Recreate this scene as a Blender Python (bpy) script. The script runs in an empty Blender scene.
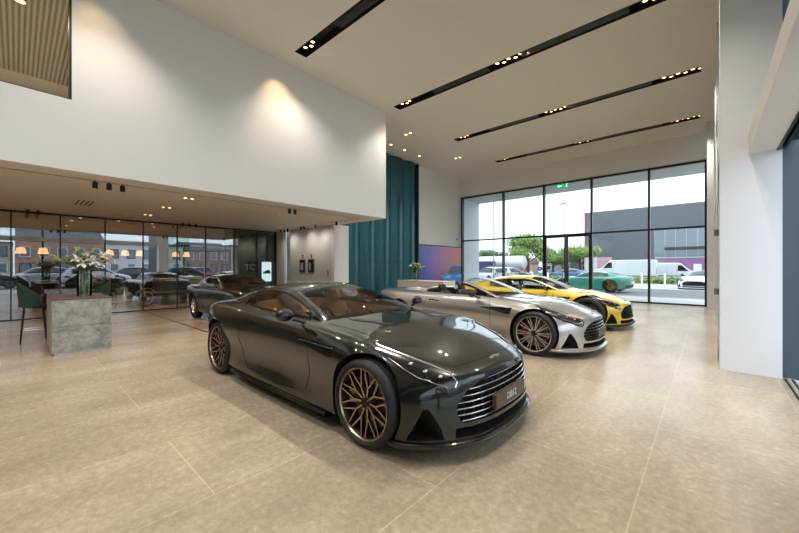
import bpy, bmesh, math, random
from mathutils import Vector, Matrix, noise
from mathutils.bvhtree import BVHTree
from mathutils.geometry import delaunay_2d_cdt
PI = math.pi
SC = bpy.context.scene
COL = SC.collection

# ---------------------------------------------------------------- camera, world, exposure
cam_d = bpy.data.cameras.new('camera'); cam = bpy.data.objects.new('camera', cam_d); COL.objects.link(cam)
cam.location = (0, 0, 1.38); cam.rotation_euler = (PI/2, 0, math.radians(41.9))
cam_d.sensor_width = 36; cam_d.lens = 344/799*36; cam_d.shift_y = 1.5/799; cam_d.clip_start = .02; cam_d.clip_end = 600
SC.camera = cam
SC.view_settings.view_transform = 'Standard'; SC.view_settings.look = 'None'
SC.view_settings.exposure = 0.98; SC.view_settings.gamma = 1.0; SC.view_settings.use_curve_mapping = False
SC.cycles.max_bounces = 9; SC.cycles.diffuse_bounces = 5; SC.cycles.glossy_bounces = 5; SC.cycles.transparent_max_bounces = 24
SC.cycles.transmission_bounces = 6
SC.cycles.sample_clamp_indirect = 6.0
SC.cycles.use_denoising = True
SC.cycles.caustics_reflective = False; SC.cycles.caustics_refractive = False

w = bpy.data.worlds.new('sky'); SC.world = w; w.use_nodes = True
nt = w.node_tree; nt.nodes.clear()
def nn(nt, t, **k):
    n = nt.nodes.new(t)
    for a, b in k.items():
        if a in n.inputs: n.inputs[a].default_value = b
        else: setattr(n, a, b)
    return n
tc = nn(nt, 'ShaderNodeTexCoord'); mp = nn(nt, 'ShaderNodeMapping'); mp.inputs['Scale'].default_value = (1, 1, 3.2)
nz = nn(nt, 'ShaderNodeTexNoise', Scale=2.6, Detail=6.0, Roughness=.55)
rp = nn(nt, 'ShaderNodeValToRGB'); e = rp.color_ramp.elements
e[0].position = .32; e[0].color = (.50, .58, .68, 1); e[1].position = .60; e[1].color = (.80, .90, 1, 1)
bg = nn(nt, 'ShaderNodeBackground', Strength=1.5)
ow = nn(nt, 'ShaderNodeOutputWorld')
L = nt.links.new
L(tc.outputs['Generated'], mp.inputs['Vector']); L(mp.outputs[0], nz.inputs['Vector']); L(nz.outputs['Fac'], rp.inputs[0])
L(rp.outputs[0], bg.inputs[0]); L(bg.outputs[0], ow.inputs[0])

def portal(name, loc, rot, sx, sy):
    d = bpy.data.lights.new(name, 'AREA'); d.shape = 'RECTANGLE'; d.size = sx; d.size_y = sy; d.cycles.is_portal = True
    o = bpy.data.objects.new(name, d); o.location = loc; o.rotation_euler = rot; COL.objects.link(o)
portal('daylight_far_window', (-5.1, 16.75, 2.62), (-PI/2, 0, 0), 10.3, 5.3)
portal('daylight_side_window', (.95, 1.0, 2.9), (PI/2, 0, PI/2), 11.0, 5.8)

# ---------------------------------------------------------------- helpers
MATS = {}
def pm(name, col, rough=.5, metal=0, coat=0, emit=None, es=0, spec=.5, bump=None, sheen=0):
    if name in MATS: return MATS[name]
    m = bpy.data.materials.new(name); m.use_nodes = True; MATS[name] = m
    b = m.node_tree.nodes['Principled BSDF']
    b.inputs['Base Color'].default_value = (*col, 1); b.inputs['Roughness'].default_value = rough
    b.inputs['Metallic'].default_value = metal; b.inputs['Coat Weight'].default_value = coat
    b.inputs['Coat Roughness'].default_value = .02; b.inputs['Coat IOR'].default_value = 1.58 if coat >= 1 else 1.5; b.inputs['Specular IOR Level'].default_value = spec
    if emit: b.inputs['Emission Color'].default_value = (*emit, 1); b.inputs['Emission Strength'].default_value = es
    if bump:
        sc, st = bump
        t = nn(m.node_tree, 'ShaderNodeTexCoord'); n = nn(m.node_tree, 'ShaderNodeTexNoise', Scale=sc, Detail=4.0)
        bu = nn(m.node_tree, 'ShaderNodeBump', Strength=st, Distance=.01)
        l = m.node_tree.links.new
        l(t.outputs['Object'], n.inputs['Vector']); l(n.outputs['Fac'], bu.inputs['Height']); l(bu.outputs[0], b.inputs['Normal'])
    return m
def glassm(name, tint, refl, rcol=(1, 1, 1)):
    if name in MATS: return MATS[name]
    m = bpy.data.materials.new(name); m.use_nodes = True; MATS[name] = m
    t = m.node_tree; t.nodes.clear()
    o = nn(t, 'ShaderNodeOutputMaterial'); tr = nn(t, 'ShaderNodeBsdfTransparent'); gl = nn(t, 'ShaderNodeBsdfGlossy')
    tr.inputs[0].default_value = (*tint, 1); gl.inputs['Roughness'].default_value = 0; gl.inputs['Color'].default_value = (*rcol, 1)
    lw = nn(t, 'ShaderNodeFresnel', IOR=1.5); ma = nn(t, 'ShaderNodeMath', operation='MAXIMUM'); ma.inputs[1].default_value = refl
    mx = nn(t, 'ShaderNodeMixShader')
    t.links.new(lw.outputs[0], ma.inputs[0]); t.links.new(ma.outputs[0], mx.inputs[0]); t.links.new(tr.outputs[0], mx.inputs[1]); t.links.new(gl.outputs[0], mx.inputs[2]); t.links.new(mx.outputs[0], o.inputs[0])
    return m

def setp(o, label=None, cat=None, group=None, kind=None):
    if label: o['label'] = label
    if cat: o['category'] = cat
    if group: o['group'] = group
    if kind: o['kind'] = kind
    return o
def thing(name, label, cat, loc=(0, 0, 0), rz=0, group=None):
    o = bpy.data.objects.new(name, None); COL.objects.link(o); o.location = loc; o.rotation_euler = (0, 0, rz)
    o.empty_display_size = .1
    return setp(o, label, cat, group)
def dup(root, loc, rz=None, label=None, group=None):
    def cp(o, par):
        c = o.copy(); COL.objects.link(c); c.parent = par
        for ch in list(o.children):
            if ch.name in COL.objects: cp(ch, c)
        return c
    r = cp(root, None); r.location = loc
    if rz is not None: r.rotation_euler = (0, 0, rz)
    if label: r['label'] = label
    if group: r['group'] = group
    return r

class MB:
    def __init__(s): s.v = []; s.f = []; s.m = []
    def add(s, vs, fs, mi=0):
        n = len(s.v); s.v += [tuple(v) for v in vs]; s.f += [tuple(i+n for i in f) for f in fs]; s.m += [mi]*len(fs); return s
    def box(s, x0, x1, y0, y1, z0, z1, mi=0):
        v = [(x0, y0, z0), (x1, y0, z0), (x1, y1, z0), (x0, y1, z0), (x0, y0, z1), (x1, y0, z1), (x1, y1, z1), (x0, y1, z1)]
        return s.add(v, [(3, 2, 1, 0), (4, 5, 6, 7), (0, 1, 5, 4), (1, 2, 6, 5), (2, 3, 7, 6), (3, 0, 4, 7)], mi)
    def tube(s, pts, r, n=8, mi=0, closed=False, flat=1.0):
        pts = [Vector(p) for p in pts]; N = len(pts); rs = r if isinstance(r, (list, tuple)) else [r]*N
        vs = []; up = None
        for i, p in enumerate(pts):
            if closed: t = pts[(i+1) % N]-pts[i-1]
            else: t = pts[min(i+1, N-1)]-pts[max(i-1, 0)]
            if t.length < 1e-9: t = Vector((0, 0, 1))
            t.normalize()
            if up is None: up = Vector((0, 0, 1)) if abs(t.z) < .9 else Vector((1, 0, 0))
            a = t.cross(up)
            if a.length < 1e-6: a = t.orthogonal()
            a.normalize(); b = a.cross(t).normalized(); up = b
            for k in range(n):
                q = 2*PI*k/n; vs.append(p+a*math.cos(q)*rs[i]+b*math.sin(q)*rs[i]*flat)
        fs = []
        for i in range(N if closed else N-1):
            j = (i+1) % N
            for k in range(n): l = (k+1) % n; fs.append((i*n+k, i*n+l, j*n+l, j*n+k))
        if not closed: fs.append(tuple(range(n-1, -1, -1))); fs.append(tuple((N-1)*n+k for k in range(n)))
        return s.add(vs, fs, mi)
    def cyl(s, a, b, r, n=16, mi=0, r2=None): return s.tube([a, b], [r, r if r2 is None else r2], n, mi)
    def lathe(s, prof, c=(0, 0, 0), n=24, mi=0, axis='z', closed=False, a0=0, a1=2*PI):
        vs = []; full = abs(a1-a0-2*PI) < 1e-6; S = n if full else n+1
        for i in range(S):
            q = a0+(a1-a0)*i/n; cq, sq = math.cos(q), math.sin(q)
            for r, h in prof:
                if axis == 'z': vs.append((c[0]+r*cq, c[1]+r*sq, c[2]+h))
                elif axis == 'y': vs.append((c[0]+r*cq, c[1]+h, c[2]+r*sq))
                else: vs.append((c[0]+h, c[1]+r*cq, c[2]+r*sq))
        P = len(prof); fs = []
        for i in range(n):
            j = (i+1) % S
            for k in range(P if closed else P-1): l = (k+1) % P; fs.append((i*P+k, i*P+l, j*P+l, j*P+k))
        return s.add(vs, fs, mi)
    def prism(s, poly, axis, a, b, mi=0):
        def P(u, v, t): return {'x': (t, u, v), 'y': (u, t, v), 'z': (u, v, t)}[axis]
        n = len(poly); vs = [P(u, v, a) for u, v in poly]+[P(u, v, b) for u, v in poly]
        fs = [tuple(range(n)), tuple(range(2*n-1, n-1, -1))]+[(i, (i+1) % n, n+(i+1) % n, n+i) for i in range(n)]
        return s.add(vs, fs, mi)
    def ball(s, c, r, n=12, m=8, mi=0):
        rx, ry, rz = r if isinstance(r, (list, tuple)) else (r, r, r); vs = []
        for i in range(1, m):
            a = PI*i/m
            for k in range(n): q = 2*PI*k/n; vs.append((c[0]+rx*math.sin(a)*math.cos(q), c[1]+ry*math.sin(a)*math.sin(q), c[2]+rz*math.cos(a)))
        t = len(vs); vs += [(c[0], c[1], c[2]+rz), (c[0], c[1], c[2]-rz)]; fs = []
        for i in range(m-2):
            for k in range(n): l = (k+1) % n; fs.append((i*n+k, (i+1)*n+k, (i+1)*n+l, i*n+l))
        for k in range(n): l = (k+1) % n; fs.append((t, k, l)); fs.append((t+1, (m-2)*n+l, (m-2)*n+k))
        return s.add(vs, fs, mi)
    def xf(s, M, start=0):
        for i in range(start, len(s.v)): s.v[i] = tuple(M @ Vector(s.v[i]))
        return s
    def build(s, name, mats, parent=None, smooth=None, bevel=0, label=None, weld=False, segs=2, recalc=True, loc=None):
        me = bpy.data.meshes.new(name); me.from_pydata(s.v, [], s.f)
        for m in (mats if isinstance(mats, (list, tuple)) else [mats]): me.materials.append(m)
        me.polygons.foreach_set('material_index', s.m)
        if recalc or weld:
            bm = bmesh.new(); bm.from_mesh(me)
            if weld: bmesh.ops.remove_doubles(bm, verts=bm.verts, dist=1e-5)
            bmesh.ops.recalc_face_normals(bm, faces=bm.faces); bm.to_mesh(me); bm.free()
        if smooth is not None:
            me.shade_smooth(); me.set_sharp_from_angle(angle=math.radians(smooth))
        o = bpy.data.objects.new(name, me); COL.objects.link(o)
        if parent: o.parent = parent
        if label: o['label'] = label
        if bevel:
            b = o.modifiers.new('bevel', 'BEVEL'); b.width = bevel; b.segments = segs; b.limit_method = 'ANGLE'; b.angle_limit = .6
        if loc: o.location = loc
        return o
def struct(name, mb, m, label=None, **k):
    o = mb.build(name, m, **k); o['kind'] = 'structure'
    if label: o['label'] = label
    return o
def text_obj(name, s, m, size, M, parent, ext=.002, label=None):
    c = bpy.data.curves.new('txt', 'FONT'); c.body = s; c.size = size; c.extrude = ext; c.align_x = 'CENTER'; c.align_y = 'CENTER'
    o = bpy.data.objects.new('txt', c); COL.objects.link(o)
    me = bpy.data.meshes.new_from_object(o.evaluated_get(bpy.context.evaluated_depsgraph_get()))
    bpy.data.objects.remove(o); me.transform(M); me.materials.clear(); me.materials.append(m)
    o = bpy.data.objects.new(name, me); COL.objects.link(o); o.parent = parent
    if label: o['label'] = label
    return o
def pchip(xs, ys):
    n = len(xs); h = [xs[i+1]-xs[i] for i in range(n-1)]; d = [(ys[i+1]-ys[i])/h[i] for i in range(n-1)]
    m = [0]*n; m[0] = d[0]; m[-1] = d[-1]
    for i in range(1, n-1):
        if d[i-1]*d[i] <= 0: m[i] = 0
        else:
            w1 = 2*h[i]+h[i-1]; w2 = h[i]+2*h[i-1]; m[i] = (w1+w2)/(w1/d[i-1]+w2/d[i])
    def f(x):
        if x <= xs[0]: return ys[0]
        if x >= xs[-1]: return ys[-1]
        i = 0
        while x > xs[i+1]: i += 1
        t = (x-xs[i])/h[i]; t2 = t*t; t3 = t2*t
        return (2*t3-3*t2+1)*ys[i]+(t3-2*t2+t)*h[i]*m[i]+(-2*t3+3*t2)*ys[i+1]+(t3-t2)*h[i]*m[i+1]
    return f
def spline2(pts, per):
    s = [0]
    for a, b in zip(pts, pts[1:]): s.append(s[-1]+max(math.dist(a, b), 1e-4))
    fx = pchip(s, [p[0] for p in pts]); fy = pchip(s, [p[1] for p in pts]); out = []
    for i in range(len(pts)-1):
        for k in range(per): t = s[i]+(s[i+1]-s[i])*k/per; out.append((fx(t), fy(t)))
    out.append(tuple(pts[-1])); return out
# ---------------------------------------------------------------- cars
M_black = pm('gloss_black', (.006, .006, .007), .18, 0, .5)
M_matblack = pm('satin_black', (.010, .010, .011), .55)
M_well = pm('wheel_well', (.006, .006, .006), .8)
M_rubber = pm('tyre_rubber', (.014, .014, .014), .62, bump=(60, .15))
M_chrome = pm('bright_chrome', (.75, .75, .76), .10, 1)
M_satin = pm('satin_metal', (.55, .55, .56), .25, 1)
M_disc = pm('brake_steel', (.28, .27, .26), .32, 1)
M_carglass = glassm('car_glass', (.88, .92, .88), .05)
M_cardark = glassm('car_glass_dark', (.30, .33, .33), .07)
M_lens = glassm('lamp_lens', (.85, .88, .9), .06)
M_drl = pm('running_light', (.8, .82, .84), .12, .8)
M_red = pm('red_lamp', (.35, .01, .01), .15, 0, .6)
M_tan = pm('tan_leather', (.72, .40, .17), .55)
M_plate = pm('bronze_plate', (.115, .085, .062), .45, .2)
M_white = pm('white_lettering', (.85, .85, .85), .5)

# columns: x zb | ysill zsill | ylow zlow | ymax zmax | ysh zsh | yhd zhd | zc
SPORT = [
 (-2.34, .27, .60, .29, .66, .42, .70, .62, .66, .80, .46, .86, .865),
 (-2.26, .22, .74, .25, .80, .42, .84, .64, .76, .84, .50, .895, .905),
 (-2.05, .16, .84, .20, .89, .40, .92, .66, .82, .865, .54, .905, .92),
 (-1.80, .14, .90, .20, .93, .40, .96, .67, .855, .875, .58, .91, .935),
 (-1.40, .13, .93, .20, .95, .40, .985, .66, .875, .865, .63, .905, .945),
 (-1.00, .12, .935, .18, .92, .38, .965, .63, .88, .85, .70, .89, .94),
 (-.50, .12, .935, .16, .895, .36, .93, .62, .87, .825, .75, .87, .93),
 (.10, .12, .935, .16, .885, .36, .92, .62, .865, .815, .75, .86, .92),
 (.60, .12, .935, .16, .90, .36, .93, .62, .855, .82, .72, .86, .91),
 (1.00, .12, .94, .17, .93, .37, .95, .62, .84, .815, .64, .845, .875),
 (1.40, .12, .95, .18, .955, .38, .968, .60, .835, .795, .60, .80, .835),
 (1.71, .12, .95, .18, .955, .38, .955, .57, .83, .735, .58, .745, .785),
 (1.97, .12, .94, .18, .945, .36, .935, .53, .81, .65, .56, .67, .70),
 (2.10, .12, .93, .18, .93, .35, .92, .48, .78, .58, .52, .615, .64),
 (2.16, .13, .91, .19, .91, .33, .895, .45, .74, .545, .48, .585, .61),
 (2.18, .15, .87, .20, .87, .33, .86, .43, .70, .52, .44, .565, .59),
]
# x | yb zb | yr zr | zc
SPORT_ROOF = [
 (-2.02, .50, .905, .42, .905, .93), (-1.75, .56, .90, .455, .955, 1.01), (-1.45, .62, .885, .49, 1.015, 1.085), (-1.0, .685, .875, .53, 1.085, 1.165),
 (-.55, .735, .86, .555, 1.125, 1.205), (-.25, .745, .85, .57, 1.125, 1.205), (-.05, .745, .845, .59, 1.10, 1.185), (.25, .74, .845, .63, 1.01, 1.09), (.55, .735, .85, .69, .905, .965), (.70, .72, .85, .715, .855, .90)]

def wheel_set(style, R, rim_r, W, m_rim, m_face, caliper, mat_cal):
    """tyre mesh with rim, brake disc and caliper as children; outside faces +y"""
    hw = W/2; t = MB()
    prof = [(rim_r-.005, -hw*.85), (rim_r+.012, -hw), (R-.035, -hw*1.0), (R-.010, -hw*.88), (R, -hw*.66)]
    for k in range(-2, 3):   # tread grooves
        y = k*hw*.25
        prof += [(R, y-.006), (R-.007, y-.004), (R-.007, y+.004), (R, y+.006)]
    prof += [(R, hw*.66), (R-.010, hw*.88), (R-.035, hw*1.0), (rim_r+.012, hw), (rim_r-.005, hw*.85)]
    t.lathe(prof, n=56, axis='y', closed=True)
    tyre = t.build('wheel', M_rubber, smooth=40)
    b = MB(); f = hw*.80
    b.lathe([(rim_r+.004, f+.010), (rim_r-.010, f+.012), (rim_r-.016, f)], n=48, axis='y', mi=1)
    b.lathe([(rim_r-.016, f), (rim_r-.030, f-.03), (rim_r-.04, -hw*.8), (rim_r+.002, -hw*.9)], n=48, axis='y')
    def bar(p0, p1, w0, w1, y0, y1, th, mi):
        d = Vector((p1[0]-p0[0], 0, p1[1]-p0[1])).normalized(); nrm = Vector((-d.z, 0, d.x))
        A = Vector((p0[0], y0, p0[1])); B = Vector((p1[0], y1, p1[1])); k = Vector((0, th, 0)); s = .78
        vs = [A+nrm*w0, A-nrm*w0, B-nrm*w1, B+nrm*w1, A+nrm*w0*s+k*.3, A-nrm*w0*s+k*.3, B-nrm*w1*s+k*.3, B+nrm*w1*s+k*.3, A+nrm*w0-k, A-nrm*w0-k, B-nrm*w1-k, B+nrm*w1-k]
        b.add(vs, [(4, 5, 6, 7)], 0 if mi == 0 else 1)
        b.add(vs, [(0, 1, 5, 4), (1, 2, 6, 5), (2, 3, 7, 6), (3, 0, 4, 7), (0, 1, 9, 8), (1, 2, 10, 9), (2, 3, 11, 10), (3, 0, 8, 11), (8, 9, 10, 11)], 0)
    def pol(r, a): return (r*math.cos(a), r*math.sin(a))
    rr = rim_r-.018; yf = f-.012
    if style == 'lattice':
        for i in range(10):
            a = 2*PI*i/10
            bar(pol(.03, a), pol(rr*.50, a), .012, .008, yf-.030, yf-.012, .022, 1)
            for sg in (-1, 1): bar(pol(rr*.46, a), pol(rr, a+sg*.235), .0075, .0065, yf-.014, yf, .020, 1)
            bar(pol(rr*.30, a+PI/10), pol(rr*.62, a+PI/10-.17), .005, .005, yf-.03, yf-.02, .014, 0)
    elif style == 'twin':
        for i in range(10):
            a = 2*PI*i/10
            for sg in (-1, 1): bar(pol(.05, a+sg*.10), pol(rr, a+sg*.095), .007, .0075, yf-.026, yf, .022, 1)
    elif style == 'wire':
        for i in range(36):
            a = 2*PI*i/36; bar(pol(.03, a), pol(rr, a+(.25 if i % 2 else -.25)), .0022, .0022, yf-.01 if i % 2 else yf-.05, yf-.03, .004, 1)
    else:
        for i in range(5):
            a = 2*PI*i/5+.3
            for sg in (-1, 1): bar(pol(.04, a+sg*.2), pol(rr, a+sg*.16), .013, .011, yf-.022, yf, .022, 1)
    b.lathe([(.0, yf-.002), (.028, yf-.004), (.045, yf-.014), (.058, yf-.03), (.06, yf-.07), (0, yf-.075)], n=20, axis='y', mi=0)
    for i in range(5): x, z = pol(.043, 2*PI*i/5); b.lathe([(0, yf-.004), (.006, yf-.006), (.006, yf-.03)], (x, 0, z), n=8, axis='y', mi=1)
    b.build('rim', [m_rim, m_face], tyre, smooth=35)
    d = MB(); dr = rim_r*.76
    d.lathe([(.06, .0), (dr, .0), (dr, -.03), (.06, -.03)], (0, yf-.085, 0), n=40, axis='y', closed=True)
    d.lathe([(0, .02), (.075, .02), (.08, .0)], (0, yf-.085, 0), n=24, axis='y')
    for i in range(30):
        x, z = pol(dr*(.62+.13*(i % 3)), 2*PI*i/30); d.lathe([(0, .0012), (.0045, .0012), (.0045, 0)], (x, yf-.085, z), n=6, axis='y', mi=1)
    d.build('brake_disc', [M_disc, M_black], tyre, smooth=35)
    if caliper is not None:
        c = MB(); a0 = caliper-.42; a1 = caliper+.42
        c.lathe([(dr*.66, .035), (dr*1.08, .035), (dr*1.14, .02), (dr*1.14, -.05), (dr*.66, -.05), (dr*.62, .0)], (0, yf-.085, 0), n=12, axis='y', closed=True, a0=a0, a1=a1)
        n = len(c.v); P = 6; c.f += [tuple(n-13*P+k for k in range(P)), tuple(n-P+k for k in range(P-1, -1, -1))]; c.m += [0, 0]
        for q in (-.22, 0, .22): x, z = pol(dr*.88, caliper+q); c.ball((x, yf-.05, z), (.02, .008, .02), 10, 6)
        c.build('brake_caliper', mat_cal, tyre, smooth=40)
    return tyre

def make_car(name, label, cat, loc, rz=0, group=None, spec=None, roof=None, sx=1, sy=1, sz=1, paint=None, axle=(1.41, -1.41), R=.355, rim=.275, tw=.27, track=.815,
             style='twin', m_rim=None, m_face=None, mat_cal=None, open_top=False, glass=None, interior=None, detail=2, front='sport', arch=.042, pillar=None,
             winx=(-1.22, .50), header=-.06, backlight=(-1.15, -1.92), Wf=(1.2, .42, .10), Wr=(-1.5, .30, .12), scuttle=.12, rail=.10, roofmat=None, cabin=None, seams=True, tail=True, steps=None):
    spec = spec or SPORT; roof = roof or SPORT_ROOF; glass = glass or M_carglass; interior = interior or M_tan; pillar = pillar or M_black
    root = thing(name, label, cat, loc, rz, group)
    spec = [tuple(v*(sx if i == 0 else sy if i in (2, 4, 6, 8, 10) else sz) for i, v in enumerate(r)) for r in spec]
    roof = [tuple(v*(sx if i == 0 else sy if i in (1, 3) else sz) for i, v in enumerate(r)) for r in roof]
    xs = [r[0] for r in spec]; F = [pchip(xs, [r[i] for r in spec]) for i in range(1, 13)]
    x0, x1 = xs[0], xs[-1]; wf0 = Wf[0]*sx; wr0 = Wr[0]*sx
    def warp(x, y, z):
        ay = abs(y)/sy; X = x
        if x > wf0:
            t = (x-wf0)/(x1-wf0); X -= t*(Wf[1]*(ay/.93)**3+Wf[2]*max(0, (z/sz-.28)/.4)**2)
        if x < wr0:
            t = (wr0-x)/(wr0-x0); X += t*(Wr[1]*(ay/.93)**3+Wr[2]*max(0, (.72-z/sz)/.5)**2)
        return (X, y, z)
    step = {2: .045, 1: .09, 0: .14}[detail]; per = {2: 5, 1: 3, 0: 2}[detail]
    st = []; n = max(8, round((x1-x0)/step))
    for i in range(n+1): st.append(x0+(x1-x0)*i/n)
    for d in ((.008, .02, .033) if detail == 2 else (.02,)): st += [x0+d, x1-d]
    st = sorted(st)
    def section(x):
        zb, ys, zs, yl, zl, ym, zm, yh, zh, yd, zd, zc = [f(x) for f in F]
        return spline2([(0, zb), (ys*.86, zb), (ys, zs), (yl, zl), (ym, zm), (yh, zh), (yd, zd), (0, zc)], per)
    V = []; Fc = []; rings = []
    for x in st:
        h = section(x); m = len(h); r = []
        for j in range(m): r.append(len(V)); V.append(warp(x, h[j][0], h[j][1]))
        for j in range(m-2, 0, -1): r.append(len(V)); V.append(warp(x, -h[j][0], h[j][1]))
        rings.append(r)
    for a, b in zip(rings, rings[1:]):
        for k in range(len(a)): l = (k+1) % len(a); Fc.append((a[k], a[l], b[l], b[k]))
    def cap(x, ring):
        h = section(x); m = len(h); K = 7 if detail == 2 else 3
        zlo, zhi = h[0][1], h[-1][1]; tgt = [zlo+(zhi-zlo)*j/(m-1) for j in range(m)]
        cen = [ring[0]]+[None]*(m-2)+[ring[m-1]]
        for j in range(1, m-1): cen[j] = len(V); V.append(warp(x, 0, tgt[j]))
        for s in (1, -1):
            rows = []
            for j in range(m):
                if j in (0, m-1): rows.append([ring[j]]*(K+1)); continue
                row = [ring[j] if s == 1 else ring[2*(m-1)-j]]
                for k in range(1, K):
                    t = k/K; row.append(len(V)); V.append(warp(x, s*h[j][0]*(1-t), h[j][1]*(1-t)+tgt[j]*t))
                row.append(cen[j]); rows.append(row)
            for j in range(m-1):
                for k in range(K):
                    q = []
                    for i in (rows[j][k], rows[j][k+1], rows[j+1][k+1], rows[j+1][k]):
                        if i not in q: q.append(i)
                    if len(q) > 2: Fc.append(tuple(q))
    cap(st[0], rings[0]); cap(st[-1], rings[-1])
    mb = MB(); mb.add(V, Fc)
    body = mb.build('body', [paint, M_well, interior], root, smooth=50)
    bm = bmesh.new(); bm.from_mesh(body.data); bvh = BVHTree.FromBMesh(bm); bm.free()
    def sx_(y, z, sgn=1):
        h = bvh.ray_cast(Vector((4*sgn, y, z)), Vector((-sgn, 0, 0)))[0]; return h.x if h else None
    def sy_(x, z, sgn=1):
        h = bvh.ray_cast(Vector((x, 3*sgn, z)), Vector((0, -sgn, 0)))[0]; return h.y if h else None
    def sz_(x, y):
        h = bvh.ray_cast(Vector((x, y, 3)), Vector((0, 0, -1)))[0]; return h.z if h else None
    def proj(axis, sgn, u, v, off=0):
        if axis == 'x': p = sx_(u, v, sgn); return None if p is None else (p+sgn*off, u, v)
        if axis == 'y': p = sy_(u, v, sgn); return None if p is None else (u, p+sgn*off, v)
        if axis == 'd':      # seen from ahead and above at 45 degrees; u = (x-z)*.707
            k = .70711; h = bvh.ray_cast(Vector((u*k+3*k, v, -u*k+3*k)), Vector((-k, 0, -k)))[0]
            return None if h is None else (h.x+off*k, h.y, h.z+off*k)
        p = sz_(u, v); return None if p is None else (u, v, p+off)
    def patch(pname, poly, axis, sgn, mat, parent=root, off=.004, stp=.03, depth=.012, label=None):
        pts = []
        for a, b in zip(poly, poly[1:]+poly[:1]):
            k = max(1, int(math.dist(a, b)/stp))
            for i in range(k): pts.append(Vector((a[0]+(b[0]-a[0])*i/k, a[1]+(b[1]-a[1])*i/k)))
        nb = len(pts); xs_ = [p.x for p in pts]; ys_ = [p.y for p in pts]
        def inside(u, v):
            c = False; j = nb-1
            for i in range(nb):
                if (pts[i].y > v) != (pts[j].y > v) and u < (pts[j].x-pts[i].x)*(v-pts[i].y)/(pts[j].y-pts[i].y)+pts[i].x: c = not c
                j = i
            return c
        u = min(xs_)+stp*.5
        inner = []
        while u < max(xs_):
            v = min(ys_)+stp*.5
            while v < max(ys_):
                if inside(u, v) and min((Vector((u, v))-p).length for p in pts) > stp*.4: inner.append(Vector((u, v)))
                v += stp
            u += stp
        vo, eo, fo, *_ = delaunay_2d_cdt(pts+inner, [(i, (i+1) % nb) for i in range(nb)], [], 1, 1e-5)
        P3 = [proj(axis, sgn, p.x, p.y, off) for p in vo]; ok = [p is not None for p in P3]
        if sum(ok) < 3: return None
        fo = [f for f in fo if all(ok[i] for i in f)]
        P3 = [p or (0, 0, 0) for p in P3]
        q = MB(); q.add(P3, fo)
        cnt = {}
        for f in fo:
            for i in range(len(f)): e_ = tuple(sorted((f[i], f[(i+1) % len(f)]))); cnt[e_] = cnt.get(e_, 0)+1
        dv = {'x': (-sgn*depth, 0, 0), 'y': (0, -sgn*depth, 0), 'z': (0, 0, -depth), 'd': (-depth*.7, 0, -depth*.7)}[axis]
        for (a, b), c in cnt.items():
            if c == 1:
                A, B = Vector(P3[a]), Vector(P3[b]); D = Vector(dv); q.add([A, B, B+D, A+D], [(0, 1, 2, 3)])
        return q.build(pname, mat, parent, smooth=45, weld=True, label=label)
    def line(mb_, pts, axis, sgn, r=.003, off=0, stp=.04, n=5):
        out = []
        for a, b in zip(pts, pts[1:]):
            k = max(1, int(math.dist(a, b)/stp))
            for i in range(k+1):
                if i == 0 and out: continue
                p = proj(axis, sgn, a[0]+(b[0]-a[0])*i/k, a[1]+(b[1]-a[1])*i/k, off)
                if p: out.append(p)
        if len(out) > 1: mb_.tube(out, r, n)
        return out
    # ---- cutters
    cut = MB(); ca = R+arch
    for ax in axle:
        for s in (1, -1):
            prof = [(0, .52*sy), (ca, .52*sy), (ca, 1.3), (0, 1.3)]
            c0 = len(cut.v); n = 48 if detail == 2 else 24; vs = []
            for yy in (.55*sy, 1.35): vs += [(ax+ca*math.cos(2*PI*k/n), s*yy, R+.01+ca*math.sin(2*PI*k/n)) for k in range(n)]
            fs = [(k, (k+1) % n, n+(k+1) % n, n+k) for k in range(n)]+[tuple(range(n-1, -1, -1)), tuple(range(n, 2*n))]
            cut.add(vs, fs, 1)
    rx = [r[0] for r in roof]; RF = [pchip(rx, [r[i] for r in roof][::1]) for i in range(1, 6)]
    cb = cabin or (.74, -1.25, .66, .50)
    if detail >= 1 or open_top:
        cf, cr, chw, cz = cb[0]*sx, cb[1]*sx, cb[2]*sy, cb[3]*sz
        cut.prism([(cf, 0), (cf-.05, chw*.6), (cf-.22, chw), (cr+.25, chw), (cr+.04, chw*.72), (cr, 0), (cr+.04, -chw*.72), (cr+.25, -chw), (cf-.22, -chw), (cf-.05, -chw*.6)], 'z', .24, 1.6, 2)
    if front == 'sport' and detail >= 1:
        G = [(0, .545), (.24, .545), (.40, .53), (.52, .48), (.60, .40), (.61, .34), (.585, .285), (.55, .265), (0, .255)]
        G = [(a*sy, b*sz) for a, b in G]; Gf = G+[(-a, b) for a, b in G[::-1] if a > 0]
        cut.prism(Gf, 'x', x1-.26*sx, x1+.3, 1)
        I = [(0, .230), (.62, .235), (.62, .165), (0, .155)]; I = [(a*sy, b*sz) for a, b in I]; If = I+[(-a, b) for a, b in I[::-1] if a > 0]
        cut.prism(If, 'x', x1-.34*sx, x1+.3, 1)
        for s in (1, -1):
            D = [(.69, .165), (.885, .165), (.88, .20), (.80, .385), (.775, .385), (.71, .25)]
            cut.prism([(s*a*sy, b*sz) for a, b in D], 'x', x1-.42*sx, x1+.3, 1)
    co = cut.build('cutter', [paint, M_well, interior], root)
    md = body.modifiers.new('b', 'BOOLEAN'); md.operation = 'DIFFERENCE'; md.solver = 'EXACT'; md.object = co; bpy.context.view_layer.update()
    try: md.material_mode = 'INDEX'
    except Exception: pass
    me = bpy.data.meshes.new_from_object(body.evaluated_get(bpy.context.evaluated_depsgraph_get()))
    body.modifiers.clear()
    if len(me.polygons) > 100: body.data = me; me.shade_smooth(); me.set_sharp_from_angle(angle=math.radians(38))
    else: print('BOOLEAN FAILED', name)
    bpy.data.objects.remove(co)
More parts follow.
